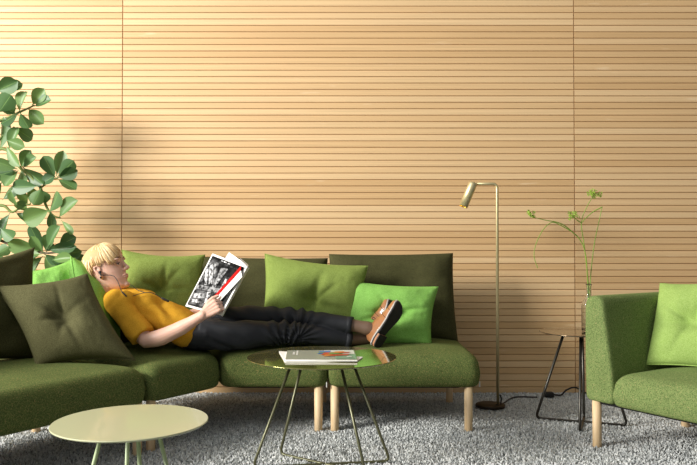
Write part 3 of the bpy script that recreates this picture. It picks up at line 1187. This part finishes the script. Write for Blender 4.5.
body = bmesh.new()
head_loft(body)
htube(body, [(0.090, 0, 0.030), (0.097, 0, 0.010), (0.107, 0, -0.006), (0.1145, 0, -0.015)], [0.008, 0.0078, 0.0085, 0.009])
hball(body, (0.102, 0.011, -0.020), 0.011, 0.007, 0.007)
hball(body, (0.102, -0.011, -0.020), 0.011, 0.007, 0.007)
hball(body, (0.080, 0.030, 0.034), 0.017, 0.026, 0.008)
hball(body, (0.080, -0.030, 0.034), 0.017, 0.026, 0.008)
hball(body, (0.092, 0, -0.049), 0.014, 0.024, 0.007)
hball(body, (0.091, 0, -0.061), 0.013, 0.021, 0.007)
hball(body, (0.086, 0, -0.098), 0.018, 0.022, 0.015)
for sy in (-1, 1):      # upper and lower eyelids, ears
    htube(body, [(0.080, sy * 0.019, 0.014), (0.086, sy * 0.031, 0.019), (0.074, sy * 0.046, 0.014)], [0.004, 0.005, 0.004])
    htube(body, [(0.080, sy * 0.019, 0.008), (0.084, sy * 0.031, 0.003), (0.074, sy * 0.046, 0.009)], [0.003, 0.004, 0.003])
    ear = [(-0.004, sy * 0.070, -0.040), (0.002, sy * 0.076, -0.030), (-0.008, sy * 0.081, -0.012), (-0.020, sy * 0.083, 0.004), (-0.020, sy * 0.082, 0.018), (-0.006, sy * 0.078, 0.022), (0.004, sy * 0.075, 0.010), (0.004, sy * 0.073, -0.008)]
    htube(body, ear, [0.006, 0.008, 0.006, 0.0055, 0.0055, 0.0055, 0.005, 0.004])
    hball(body, (-0.006, sy * 0.073, -0.006), 0.014, 0.006, 0.024)
# neck, trunk, hips
nk = [HM @ V((-0.020, 0, -0.03)), HM @ V((-0.022, 0, -0.085)), W(110, 298, 3.95), W(118, 303, 3.95)]
tube(body, spline(nk, 5), lerp_list([0.056, 0.054, 0.054, 0.050], 5), 20)
SPN = [W(113, 301, 3.95), W(125, 304, 3.95), W(142, 309, 3.95), W(160, 317, 3.94), W(178, 326, 3.93), W(200, 334, 3.93)]
tube(body, spline(SPN, 5), lerp_list([0.045, 0.068, 0.080, 0.066, 0.060, 0.055], 5), 28, side=(0, 1, 0), rad2=lerp_list([0.08, 0.145, 0.140, 0.115, 0.115, 0.11], 5))
# near arm
ARM = [W(119, 304, 3.79), W(132, 323, 3.75), W(147, 340, 3.715)]
FRM = [W(147, 340, 3.715), W(160, 337.5, 3.705), W(180, 328.5, 3.70), W(194, 320.5, 3.69), W(203, 315, 3.68)]
tube(body, spline(ARM, 6), lerp_list([0.052, 0.044, 0.040], 6), 18)
tube(body, spline(FRM, 6), lerp_list([0.039, 0.042, 0.037, 0.029, 0.025], 6), 18)
# far arm
ARM2 = [W(126, 300, 4.10), W(148, 314, 4.16), W(172, 322, 4.14)]
FRM2 = [W(172, 322, 4.14), W(197, 313, 4.07), W(216, 298, 3.985)]
tube(body, spline(ARM2, 6), lerp_list([0.05, 0.043, 0.038], 6), 18)
tube(body, spline(FRM2, 6), lerp_list([0.038, 0.034, 0.025], 6), 18)


def hand(bm, wrist, d, b, s, curls, thumb, k=1.0):
    """palm plus five separate fingers; d towards the fingers, b out of the back, s towards the thumb"""
    d = V(d).normalized()
    b = V(b)
    b = (b - d * b.dot(d)).normalized()
    s0 = d.cross(b)
    s = s0 if s0.dot(V(s)) > 0 else -s0
    for off, r in ((-0.026, 0.012), (-0.009, 0.0135), (0.009, 0.0135), (0.026, 0.0125)):
        tube(bm, [wrist + s * off * 0.45 * k, wrist + (d * 0.045 + s * off * 0.85) * k, wrist + (d * 0.082 + s * off + b * 0.002) * k], [0.015 * k, 0.014 * k, r * k], 12)
    ellipsoid(bm, wrist + (d * 0.03 + s * 0.016 - b * 0.008) * k, 0.019 * k, 0.019 * k, 0.019 * k)
    for (off, L), c in zip(((0.027, 0.070), (0.009, 0.078), (-0.009, 0.072), (-0.026, 0.056)), curls):
        p = wrist + (d * 0.082 + s * off + b * 0.002) * k
        q = [p]
        ang = 0
        for f, a in zip((0.45, 0.32, 0.23), c):
            ang += math.radians(a)
            p = p + (d * math.cos(ang) - b * math.sin(ang)) * L * f * k
            q.append(p)
        tube(bm, q, [0.0098 * k, 0.0090 * k, 0.0082 * k, 0.0070 * k], 10)
    p = wrist + (d * 0.018 + s * 0.022 - b * 0.006) * k
    q = [p]
    for (td, ts, tb), L in zip(thumb, (0.042, 0.032, 0.026)):
        p = p + (d * td + s * ts + b * tb).normalized() * L * k
        q.append(p)
    tube(bm, q, [0.0135 * k, 0.0105 * k, 0.0098 * k, 0.008 * k], 10)


hand(body, W(203.5, 314.5, 3.68), (0.80, 0.10, 0.50), (0.05, -1, 0.35), (-0.5, 0, 0.8),
     [(38, 70, 50), (42, 72, 50), (46, 74, 50), (52, 76, 50)], [(0.8, 0.5, 0.1), (0.95, 0.12, 0.12), (0.95, -0.15, -0.1)], 0.98)
hand(body, W(217, 297, 3.98), (0.75, -0.25, 0.55), (0.3, 1, 0.0), (-0.5, 0, 0.8),
     [(20, 40, 30), (24, 40, 30), (28, 42, 30), (32, 44, 30)], [(0.6, 0.6, -0.6), (0.8, 0.4, -0.3), (0.9, 0.2, -0.2)], 0.98)
# legs (upper leg A is the far one, its foot crosses to the front; leg B rests on the seat)
LA = [W(203, 325, 4.03), W(240, 319, 4.08), W(285, 318, 4.10), W(322, 322, 4.07), W(352, 325, 4.04)]
LB = [W(200, 334, 3.88), W(238, 335, 3.91), W(283, 332.5, 3.97), W(318, 335, 4.02), W(350, 339.5, 4.06)]
FA_ank, FB_ank = W(367, 328, 4.035), W(366, 338, 4.11)
for L, an in ((LA, FA_ank), (LB, FB_ank)):
    tube(body, spline(L + [an], 5), lerp_list([0.060, 0.056, 0.044, 0.040, 0.028, 0.020], 5), 18)
person = obj('person', remesh(body, 0.003, 2, 0.5), M_SKIN)
tag(person, 'person reclining on the sofa reading a magazine, mustard shirt and black trousers', 'person')

# face details
for sy in (-1, 1):
    bm = bmesh.new()
    R = HM.to_3x3() * (1 / HS)
    c = V((0.0735, sy * 0.031, 0.011))
    ellipsoid(bm, HM @ c, 0.0128 * HS, 0.0128 * HS, 0.0128 * HS, R, 20, 14)
    look = (R @ V((1, -0.1 * 0, -0.12))).normalized()
    for f in bm.faces:
        dv = (f.calc_center_median() - HM @ c).normalized()
        f.material_index = 1 if dv.dot(look) > 0.82 else 0
    obj('eye', bm, [M_EYEW, M_IRIS], person)
    bm = bmesh.new()
    htube(bm, [(0.096, sy * 0.014, 0.038), (0.0945, sy * 0.026, 0.043), (0.089, sy * 0.040, 0.042), (0.079, sy * 0.052, 0.036)], [0.0022, 0.0032, 0.0028, 0.0012], 8)
    obj('eyebrow', bm, M_BROW, person)
    bm = bmesh.new()
    htube(bm, [(0.0845, sy * 0.018, 0.013), (0.0905, sy * 0.030, 0.0165), (0.079, sy * 0.047, 0.012)], [0.0012, 0.0018, 0.0013], 6)
    obj('eyelashes', bm, M_LACE, person)
bm = bmesh.new()
htube(bm, [(0.089, -0.022, -0.054), (0.101, -0.010, -0.0505), (0.1035, 0, -0.051), (0.101, 0.010, -0.0505), (0.089, 0.022, -0.054)], [0.001, 0.0030, 0.0032, 0.0030, 0.001], 8)
htube(bm, [(0.089, -0.021, -0.056), (0.099, -0.010, -0.060), (0.1015, 0, -0.061), (0.099, 0.010, -0.060), (0.089, 0.021, -0.056)], [0.001, 0.0034, 0.0038, 0.0034, 0.001], 8)
obj('lips', remesh(bm, 0.0012, 1), M_LIPS, person)
bm = bmesh.new()
hball(bm, (0.0, -0.079, -0.037), 0.005, 0.004, 0.005)
obj('earring', bm, M_LAMPB, person)

# hair: close cap plus combed locks falling from the crown
cap = bmesh.new()
head_loft(cap, 0.006, 40)
HMi = HM.inverted()
kill = []
for v in cap.verts:
    p = HMi @ v.co
    face = p.x > 0.026 and p.z < 0.064 - 0.6 * (0.095 - p.x)
    side = p.z < 0.012 and p.x > -0.035
    low = p.z < -0.035 - 0.35 * (p.x + 0.09)
    if face or side or low:
        kill.append(v)
bmesh.ops.delete(cap, geom=kill, context='VERTS')
hair = obj('hair', cap, M_HAIRCAP, person, True, False)
hair['label'] = 'short blonde hair with a swept fringe'
locks = bmesh.new()
rn = random.Random(21)


def scalp(u, v, g):
    """point over the skull: u = angle around (0 front, +-pi back), v = 0 crown .. 1 ear level"""
    ph = v * 1.62
    p = V((math.cos(u) * math.sin(ph) * (0.099 if math.cos(u) > 0 else 0.108), math.sin(u) * math.sin(ph) * 0.077, math.cos(ph) * 0.116 + 0.002))
    p.x += -0.002
    n = V((p.x / 0.1, p.y / 0.077, p.z / 0.116)).normalized()
    return p + n * g


for i in range(950):
    u = rn.uniform(-PI, PI)
    au = abs(u)
    # where the lock ends: fringe at the front, above the ear at the side, nape behind
    if au < 1.25:
        end = 0.585 + 0.33 * min(1, au / 1.1) ** 1.3 + rn.uniform(-0.05, 0.035)
    elif au < 1.9:
        end = rn.uniform(0.72, 0.90)
    else:
        end = rn.uniform(0.85, 1.12)
    start = rn.uniform(0.0, 0.5 if au < 1.9 else 0.7) * end
    tw = rn.uniform(-0.12, 0.12) + 0.28 * (1 if au < 1.3 else 0.15)
    g = rn.uniform(0.006, 0.016) * (1 if au < 1.9 else 0.85)
    pts = []
    K = 6
    for k in range(K + 1):
        t = k / K
        vv = start + (end - start) * t
        gg = g * (1 - 0.45 * t) + 0.004 * math.sin(PI * t)
        pts.append(HM @ scalp(u + tw * t * t, vv, gg))
    w = rn.uniform(0.003, 0.0058)
    tube(locks, pts, [w * 0.6, w, w, w, w * 0.9, w * 0.6, w * 0.15], 6, dome=False)
obj('locks', locks, M_HAIR, hair)

# shirt
sh = bmesh.new()
SPS = [W(113, 301, 3.95), W(124, 304, 3.95), W(141, 308.5, 3.95), W(158, 315, 3.94), W(177, 323.5, 3.93), W(190, 331, 3.93)]
tube(sh, spline(SPS, 5), lerp_list([0.066, 0.090, 0.106, 0.090, 0.088, 0.088], 5), 32, side=(0, 1, 0), rad2=lerp_list([0.12, 0.168, 0.165, 0.145, 0.155, 0.168], 5))
hb = [W(147, 305, 3.88), W(147, 303, 4.02)]
for p in hb:
    ellipsoid(sh, p, 0.075, 0.065, 0.075)
tube(sh, spline([W(119, 303.5, 3.80), W(131, 321, 3.755), W(143.5, 336, 3.725)], 6), lerp_list([0.066, 0.062, 0.064], 6), 22, dome=False)
tube(sh, spline([W(126, 299, 4.10), W(148, 312, 4.16), W(158, 314, 4.15)], 6), lerp_list([0.062, 0.058, 0.060], 6), 22, dome=False)
tube(sh, [W(109, 292.5, 3.95), W(112, 297, 3.95), W(119, 304, 3.95)], [0.062, 0.074, 0.09], 24, dome=False)
ellipsoid(sh, W(118, 303, 3.82), 0.070, 0.072, 0.066)
ellipsoid(sh, W(116, 300.5, 3.80), 0.062, 0.066, 0.062)
ellipsoid(sh, W(123, 303, 3.81), 0.068, 0.068, 0.068)
ellipsoid(sh, W(120, 298, 4.06), 0.075, 0.075, 0.062)
ellipsoid(sh, W(184, 332, 3.84), 0.075, 0.075, 0.075)
me = remesh(sh, 0.0045, 6, 0.5)
bel = W(165, 306, 3.80)


def shirt_folds(p):
    a = 0.0045 * noise.noise(p * 11) + 0.003 * noise.noise(p * 26)
    q = (p - bel)
    w = math.exp(-(q.x ** 2 + q.z ** 2) / 0.016)
    a += 0.011 * w * math.sin((q.z * 1.0 + q.x * 0.75) * 70 + 2.2 * noise.noise(p * 9))
    return a


displace(me, shirt_folds)
shirt = obj('shirt', me, M_SHIRT, person)
# collar band round the neck, sleeve rib
bm = bmesh.new()
cc = W(113, 293.5, 3.95)
axn = (W(104, 280, 3.94) - W(116, 302, 3.95)).normalized()
ca = axn.orthogonal().normalized()
cbv = axn.cross(ca)
ring = [cc + (ca * math.cos(2 * PI * k / 24) + cbv * math.sin(2 * PI * k / 24)) * 0.061 for k in range(25)]
tube(bm, ring, 0.008, 8, dome=False)
obj('collar', bm, M_SHIRT, shirt)

# trousers
tr = bmesh.new()
tube(tr, spline([W(184, 330, 3.95), W(196, 333, 3.95), W(212, 332, 3.95)], 5), lerp_list([0.083, 0.090, 0.078], 5), 28, side=(0, 1, 0), rad2=lerp_list([0.155, 0.165, 0.15], 5))
tube(tr, spline(LA, 6), lerp_list([0.078, 0.074, 0.060, 0.053, 0.045], 6), 24, dome=False)
tube(tr, spline(LB, 6), lerp_list([0.082, 0.079, 0.060, 0.053, 0.044], 6), 24, dome=False)
me = remesh(tr, 0.004, 4, 0.5)
KB, KA = W(285, 332, 3.92), W(300, 318, 4.05)
HB = W(228, 330, 3.85)


def trouser_folds(p):
    a = 0.003 * noise.noise(p * 14)
    for K, ph, s, amp in ((KB, 0.0, 1.0, 0.0085), (KA, 1.1, -0.6, 0.006)):
        q = p - K
        w = math.exp(-(q.x ** 2) / 0.010)
        fan = math.atan2(q.z + 0.10, q.x + 0.001)
        a += amp * w * math.sin(fan * 17 + ph + 1.5 * noise.noise(p * 10))
    q = p - HB
    w = math.exp(-(q.x ** 2) / 0.008)
    a += 0.0045 * w * math.sin((q.z + 0.5 * q.x) * 95 + 2 * noise.noise(p * 8))
    for hx in (-0.02,):
        pass
    return a


displace(me, trouser_folds)
trs = obj('trousers', me, M_TROUSER, person)
for L, r in ((LA, 0.0465), (LB, 0.0455)):
    t = (L[-1] - L[-2]).normalized()
    bm = bmesh.new()
    tube(bm, [L[-1] - t * 0.028, L[-1] - t * 0.012, L[-1] + t * 0.004], [r - 0.001, r + 0.001, r], 24, dome=False)
    obj('cuff', bm, M_TROUSER, trs)

# stockings and shoes
for L, an in ((LA, FA_ank), (LB, FB_ank)):
    t = (L[-1] - L[-2]).normalized()
    bm = bmesh.new()
    tube(bm, spline([L[-1] - t * 0.02, L[-1].lerp(an, 0.5), an, an + (an - L[-1]).normalized() * 0.02], 5), lerp_list([0.0365, 0.0345, 0.038, 0.036], 5), 20)
    obj('stocking', bm, M_SOCK, person)


def shoe(heel, a, nrm, label=None):
    """heel = middle of the heel's ground edge; a = heel to toe; nrm = out of the sole"""
    a = V(a).normalized()
    n = V(nrm)
    n = (n - a * n.dot(a)).normalized()
    s = a.cross(n)
    M = Matrix((a, s, -n)).transposed().to_4x4()
    M = Matrix.Translation(heel) @ M
    LEN = 0.272

    def halfw(t):
        pts = [(0, 0.016), (0.04, 0.026), (0.14, 0.031), (0.38, 0.0295), (0.55, 0.036), (0.70, 0.0435), (0.82, 0.0415), (0.92, 0.031), (0.97, 0.021), (1, 0.007)]
        for (t0, w0), (t1, w1) in zip(pts, pts[1:]):
            if t <= t1:
                f = (t - t0) / (t1 - t0)
                return w0 + (w1 - w0) * f
        return pts[-1][1]

    def outline(grow, n=26):
        L = [(t, halfw(t) + grow) for t in [i / n for i in range(n + 1)]]
        p = [V((-grow + t * (LEN + 2 * grow), w)) for t, w in L] + [V((-grow + t * (LEN + 2 * grow), -w)) for t, w in reversed(L)]
        return p

    def slab(bm, pts, z0, z1, f=lambda x: 0.0):
        A = [bm.verts.new(M @ V((p.x, p.y, z0 + f(p.x)))) for p in pts]
        B = [bm.verts.new(M @ V((p.x, p.y, z1 + f(p.x)))) for p in pts]
        for j in range(len(pts)):
            k = (j + 1) % len(pts)
            bm.faces.new((A[j], A[k], B[k], B[j]))
        bm.faces.new(A[::-1])
        bm.faces.new(B)
    rise = lambda x: 0.018 * (1 - min(1, max(0, (x - 0.07) / 0.10)) ** 1.0) if x < 0.17 else 0.022 * max(0, (x - 0.21) / 0.06) ** 2
    # upper: sections along the foot
    up = bmesh.new()
    secs = [(0.002, 0.052, 0.5), (0.020, 0.070, 0.8), (0.055, 0.078, 0.92), (0.085, 0.082, 0.95), (0.115, 0.080, 0.97), (0.150, 0.066, 1.0), (0.185, 0.053, 1.0), (0.220, 0.044, 1.0), (0.245, 0.038, 1.0), (0.262, 0.030, 0.95), (0.270, 0.016, 0.6)]
    prev = None
    for x, h, k in secs:
        w = halfw(x / LEN) * (1.0 if k > 0.9 else 0.95)
        z0 = 0.012 + rise(x)
        ring = []
        for j in range(20):
            t = PI * j / 19
            ring.append(up.verts.new(M @ V((x, w * math.copysign(abs(math.cos(t)) ** 0.6, math.cos(t)), z0 + (h - 0.0) * math.sin(t) ** 0.75))))
        for j in range(1, 6):
            ring.append(up.verts.new(M @ V((x, -w + 2 * w * j / 6, z0))))
        if prev:
            for j in range(len(ring)):
                q = (j + 1) % len(ring)
                up.faces.new((prev[j], prev[q], ring[q], ring[j]))
        else:
            up.faces.new(ring)
        prev = ring
    up.faces.new(prev[::-1])
    me = remesh(up, 0.0035, 4, 0.5)
    o = obj('shoe', me, M_LEATHER, person)
    o['label'] = label or 'tan leather lace-up shoe with black sole'
    bm = bmesh.new()
    slab(bm, outline(0.004), 0.006, 0.013, rise)
    obj('welt', bm, M_WELT, o, False)
    bm = bmesh.new()
    slab(bm, outline(0.002), -0.001, 0.006, rise)
    obj('sole', bm, M_SOLE, o, False)
    hp = [p for p in outline(0.001) if p.x < 0.076]
    bm = bmesh.new()
    slab(bm, hp, 0.004, 0.019)
    obj('heel', bm, M_HEEL, o, False)
    bm = bmesh.new()
    slab(bm, [p * 1.0 for p in outline(0.0015) if p.x < 0.077], -0.002, 0.0045)
    obj('heel_cap', bm, M_SOLE, o, False)
    bm = bmesh.new()
    for x, z in ((0.125, 0.090), (0.140, 0.084), (0.155, 0.077)):
        tube(bm, [M @ V((x - 0.004, -0.016, z - 0.002)), M @ V((x, 0, z + 0.004)), M @ V((x + 0.004, 0.016, z - 0.002))], 0.0022, 6)
    tube(bm, spline([M @ V((0.118, 0, 0.097)), M @ V((0.112, 0.018, 0.110)), M @ V((0.125, 0.026, 0.106)), M @ V((0.120, 0.002, 0.099))], 6), 0.0018, 6)
    tube(bm, spline([M @ V((0.118, 0, 0.097)), M @ V((0.112, -0.018, 0.110)), M @ V((0.125, -0.026, 0.106)), M @ V((0.120, -0.002, 0.099))], 6), 0.0018, 6)
    obj('laces', bm, M_LACE, o)
    # toe cap and quarter seam lines
    bm = bmesh.new()
    for x in (0.212, 0.165):
        h = 0.046 if x > 0.2 else 0.061
        w = halfw(x / LEN)
        tube(bm, [M @ V((x + 0.01 * math.sin(t), (w + 0.0004) * math.copysign(abs(math.cos(t)) ** 0.6, math.cos(t)), 0.013 + rise(x) + (h + 0.0005) * math.sin(t) ** 0.75)) for t in [PI * j / 20 for j in range(21)]], 0.0013, 5, dome=False)
    obj('seam', bm, M_LACE, o)
    return o


shoe(W(376.5, 347, 3.975), (0.50, -0.06, 0.86), (0.60, -0.74, -0.40))
shoe(W(373, 346, 4.11), (0.42, -0.02, 0.88), (0.78, -0.5, -0.36))

# ------------------------------------------------------------------ the magazine being read
S1, S2 = W(247.5, 266.5, 3.70), W(221.5, 315.5, 3.695)
A1, A2 = W(212.5, 253.5, 3.85), W(185, 306, 3.83)


def on_plane(px, py, a, b, c):
    n = (b - a).cross(c - a)
    o = V((0, 0, H))
    d = W(px, py, 1.0) - o
    return o + d * ((a - o).dot(n) / d.dot(n))


A2 = on_plane(185.5, 306, S1, S2, A1)
T1 = W(246, 267, 3.93)
T2 = on_plane(219, 315, S1, S2, T1)
mg = thing('magazine', 'open magazine with a black and white back cover, held by the person', 'magazine', (S1 + S2) / 2)


def print_grey(g):
    m = fabric('print_%d' % g, srgb(g * .35, g * .35, g * .35), srgb(min(255, g * 1.5), min(255, g * 1.5), min(255, g * 1.5)), None, 55, 0.0, 0.0, 0.3)
    return m


greys = [print_grey(g) for g in (24, 46, 74, 108, 144, 180)]


def sheet(bm, a, b, c, d, bow=0.0, th=0.0015, n=10, nrm=None):
    """slightly bowed sheet a-b (one edge) to d-c (opposite edge)"""
    nn = (b - a).cross(d - a).normalized()
    F_, B_ = [], []
    for i in range(n + 1):
        t = i / n
        o = nn * bow * math.sin(PI * t)
        F_.append((bm.verts.new(a.lerp(d, t) + o + nn * th), bm.verts.new(b.lerp(c, t) + o + nn * th)))
        B_.append((bm.verts.new(a.lerp(d, t) + o), bm.verts.new(b.lerp(c, t) + o)))
    for i in range(n):
        bm.faces.new((F_[i][0], F_[i][1], F_[i + 1][1], F_[i + 1][0]))
        bm.faces.new((B_[i][0], B_[i + 1][0], B_[i + 1][1], B_[i][1]))
        bm.faces.new((F_[i][0], F_[i + 1][0], B_[i + 1][0], B_[i][0]))
        bm.faces.new((F_[i][1], B_[i][1], B_[i + 1][1], F_[i + 1][1]))
    bm.faces.new((F_[0][0], B_[0][0], B_[0][1], F_[0][1]))
    bm.faces.new((F_[n][0], F_[n][1], B_[n][1], B_[n][0]))


bm = bmesh.new()
sheet(bm, S1, S2, A2, A1, 0.0, 0.004)
obj('cover', bm, M_PAPER, mg, False)
nf = (S2 - S1).cross(A1 - S1).normalized()
if nf.y > 0:
    nf = -nf
# printed photograph on the cover: an abstract interior in greys


def prnt(bm, poly, mi, lay, A=A1, B=S1, Cc=S2, Dd=A2, off=None):
    vs_ = []
    for (u, v) in poly:
        p = (A * (1 - u) + B * u) * (1 - v) + (Dd * (1 - u) + Cc * u) * v
        vs_.append(bm.verts.new(p + (off or nf) * (0.0045 + 0.00025 * lay)))
    bm.faces.new(vs_).material_index = mi


bm = bmesh.new()
rc = lambda a, b, c, d: [(a, b), (c, b), (c, d), (a, d)]
prnt(bm, rc(.05, .035, .95, .965), 1, 1)
for i, (poly, g) in enumerate([
    ([(.05, .035), (.95, .035), (.95, .10), (.05, .08)], 0), (rc(.30, .12, .95, .30), 0), ([(.05, .10), (.30, .12), (.40, .34), (.05, .55)], 2),
    ([(.08, .18), (.18, .16), (.40, .50), (.32, .52)], 4), ([(.20, .15), (.26, .15), (.46, .48), (.42, .50)], 3), ([(.06, .30), (.12, .28), (.28, .54), (.22, .56)], 5),
    ([(.42, .18), (.60, .16), (.52, .60), (.44, .62)], 3), ([(.60, .30), (.78, .30), (.74, .62), (.58, .64)], 1), ([(.66, .34), (.72, .34), (.72, .58), (.66, .60)], 5),
    ([(.05, .58), (.95, .52), (.95, .60), (.05, .66)], 3), ([(.05, .68), (.50, .64), (.56, .92), (.05, .94)], 2), ([(.10, .74), (.34, .70), (.40, .78), (.12, .82)], 4),
    ([(.12, .85), (.30, .83), (.34, .88), (.14, .90)], 5), ([(.56, .66), (.80, .64), (.86, .94), (.60, .94)], 0), ([(.82, .10), (.95, .10), (.95, .50), (.86, .50)], 0),
    ([(.40, .66), (.48, .64), (.54, .84), (.46, .86)], 4), ([(.60, .70), (.66, .69), (.70, .84), (.64, .85)], 3), ([(.84, .20), (.92, .20), (.92, .28), (.84, .28)], 2),
    ([(.34, .055), (.40, .055), (.40, .075), (.34, .075)], 5), ([(.42, .055), (.50, .055), (.50, .075), (.42, .075)], 5), ([(.54, .055), (.60, .055), (.60, .08), (.54, .08)], 5),
    ([(.50, .38), (.56, .38), (.54, .52), (.49, .52)], 4), ([(.76, .36), (.82, .36), (.84, .56), (.78, .57)], 2)]):
    prnt(bm, poly, g, 2 + i)
obj('cover_print', bm, greys, mg, False, False)
# inner pages and the far half, opened behind the spine
bm = bmesh.new()
sheet(bm, S1.lerp(T1, .06), S2.lerp(T2, .06), T2, T1, 0.012, 0.004)
far = obj('far_cover', bm, M_PAPER, mg, False)
up = V((0.012, 0, 0.022))
bm = bmesh.new()
sheet(bm, S1 + V((-.004, .01, 0)), S2 + V((-.004, .01, 0)), W(199, 300, 3.92), W(229, 253, 3.94) + V((0, 0, 0.004)), 0.02, 0.0012)
sheet(bm, S1 + V((0, .012, 0)), S2 + V((0, .012, 0)), W(206, 302, 3.95), W(233, 256.5, 3.96), 0.025, 0.0012)
sheet(bm, S1 + V((0, .014, 0)), S2 + V((0, .014, 0)), W(214, 308, 3.95), W(240, 258, 3.96), 0.02, 0.0012)
obj('pages', bm, M_PAPER, mg, False)
# a bundle of pages folded over the cover: red edge, then white paper


def strip(name, px, mat, lift):
    P = [on_plane(x, y, S1, S2, A1) + nf * lift for x, y in px]
    bm = bmesh.new()
    lo = [bm.verts.new(p - nf * 0.003) for p in P]
    hi = [bm.verts.new(p) for p in P]
    for j in range(len(P)):
        k = (j + 1) % len(P)
        bm.faces.new((lo[j], lo[k], hi[k], hi[j]))
    bm.faces.new(lo[::-1])
    bm.faces.new(hi)
    obj(name, bm, mat, mg, False)


strip('red_page_edge', [(241.6, 268.4), (243.4, 266.8), (242.8, 271.2), (214.8, 302.2), (213.6, 300)], M_RED, 0.018)
strip('folded_page', [(242.8, 271.0), (244.2, 277.5), (218, 306), (213.8, 303.6)], M_PAPER, 0.016)
# ------------------------------------------------------------------ earphones
ep = thing('earphones', 'black in-ear earphones with a thin cable over the mustard shirt', 'earphones', HM @ V((0.004, -0.08, -0.014)))
e0 = HM @ V((0.004, -0.083, -0.012))
bm = bmesh.new()
ellipsoid(bm, e0, 0.0085, 0.007, 0.0085)
tube(bm, [e0, e0 + V((0.006, -0.006, -0.014))], [0.0045, 0.003], 10)
obj('earbud', bm, M_CORD, ep)
w1 = [e0 + V((0.006, -0.006, -0.014)), W(112, 275.5, 3.835), W(116.5, 279, 3.82), W(119.5, 285, 3.80), W(121.5, 290.5, 3.775), W(125.5, 295.5, 3.765)]
bm = bmesh.new()
tube(bm, spline(w1, 6), 0.0021, 6)
w2 = [W(125.5, 295.5, 3.765), W(131, 296.5, 3.79), W(139, 294, 3.82), W(147, 292.5, 3.82), W(154, 293.5, 3.82), W(165, 300, 3.82)]
tube(bm, spline(w2, 6), 0.0019, 6)
w3 = [W(128, 284, 3.95), W(133, 286, 3.88), W(138, 290, 3.84), W(145, 292.5, 3.82)]
tube(bm, spline(w3, 6), 0.0019, 6)
obj('cable', bm, M_CORD, ep)
bm = bmesh.new()
tube(bm, [W(122.5, 292, 3.768), W(126.5, 296, 3.762)], 0.0042, 8)
obj('splitter', bm, M_CORD, ep)
bm = bmesh.new()
tube(bm, [W(162.5, 298.3, 3.815), W(168.5, 301, 3.815)], 0.0058, 10)
obj('remote', bm, M_CORD, ep)
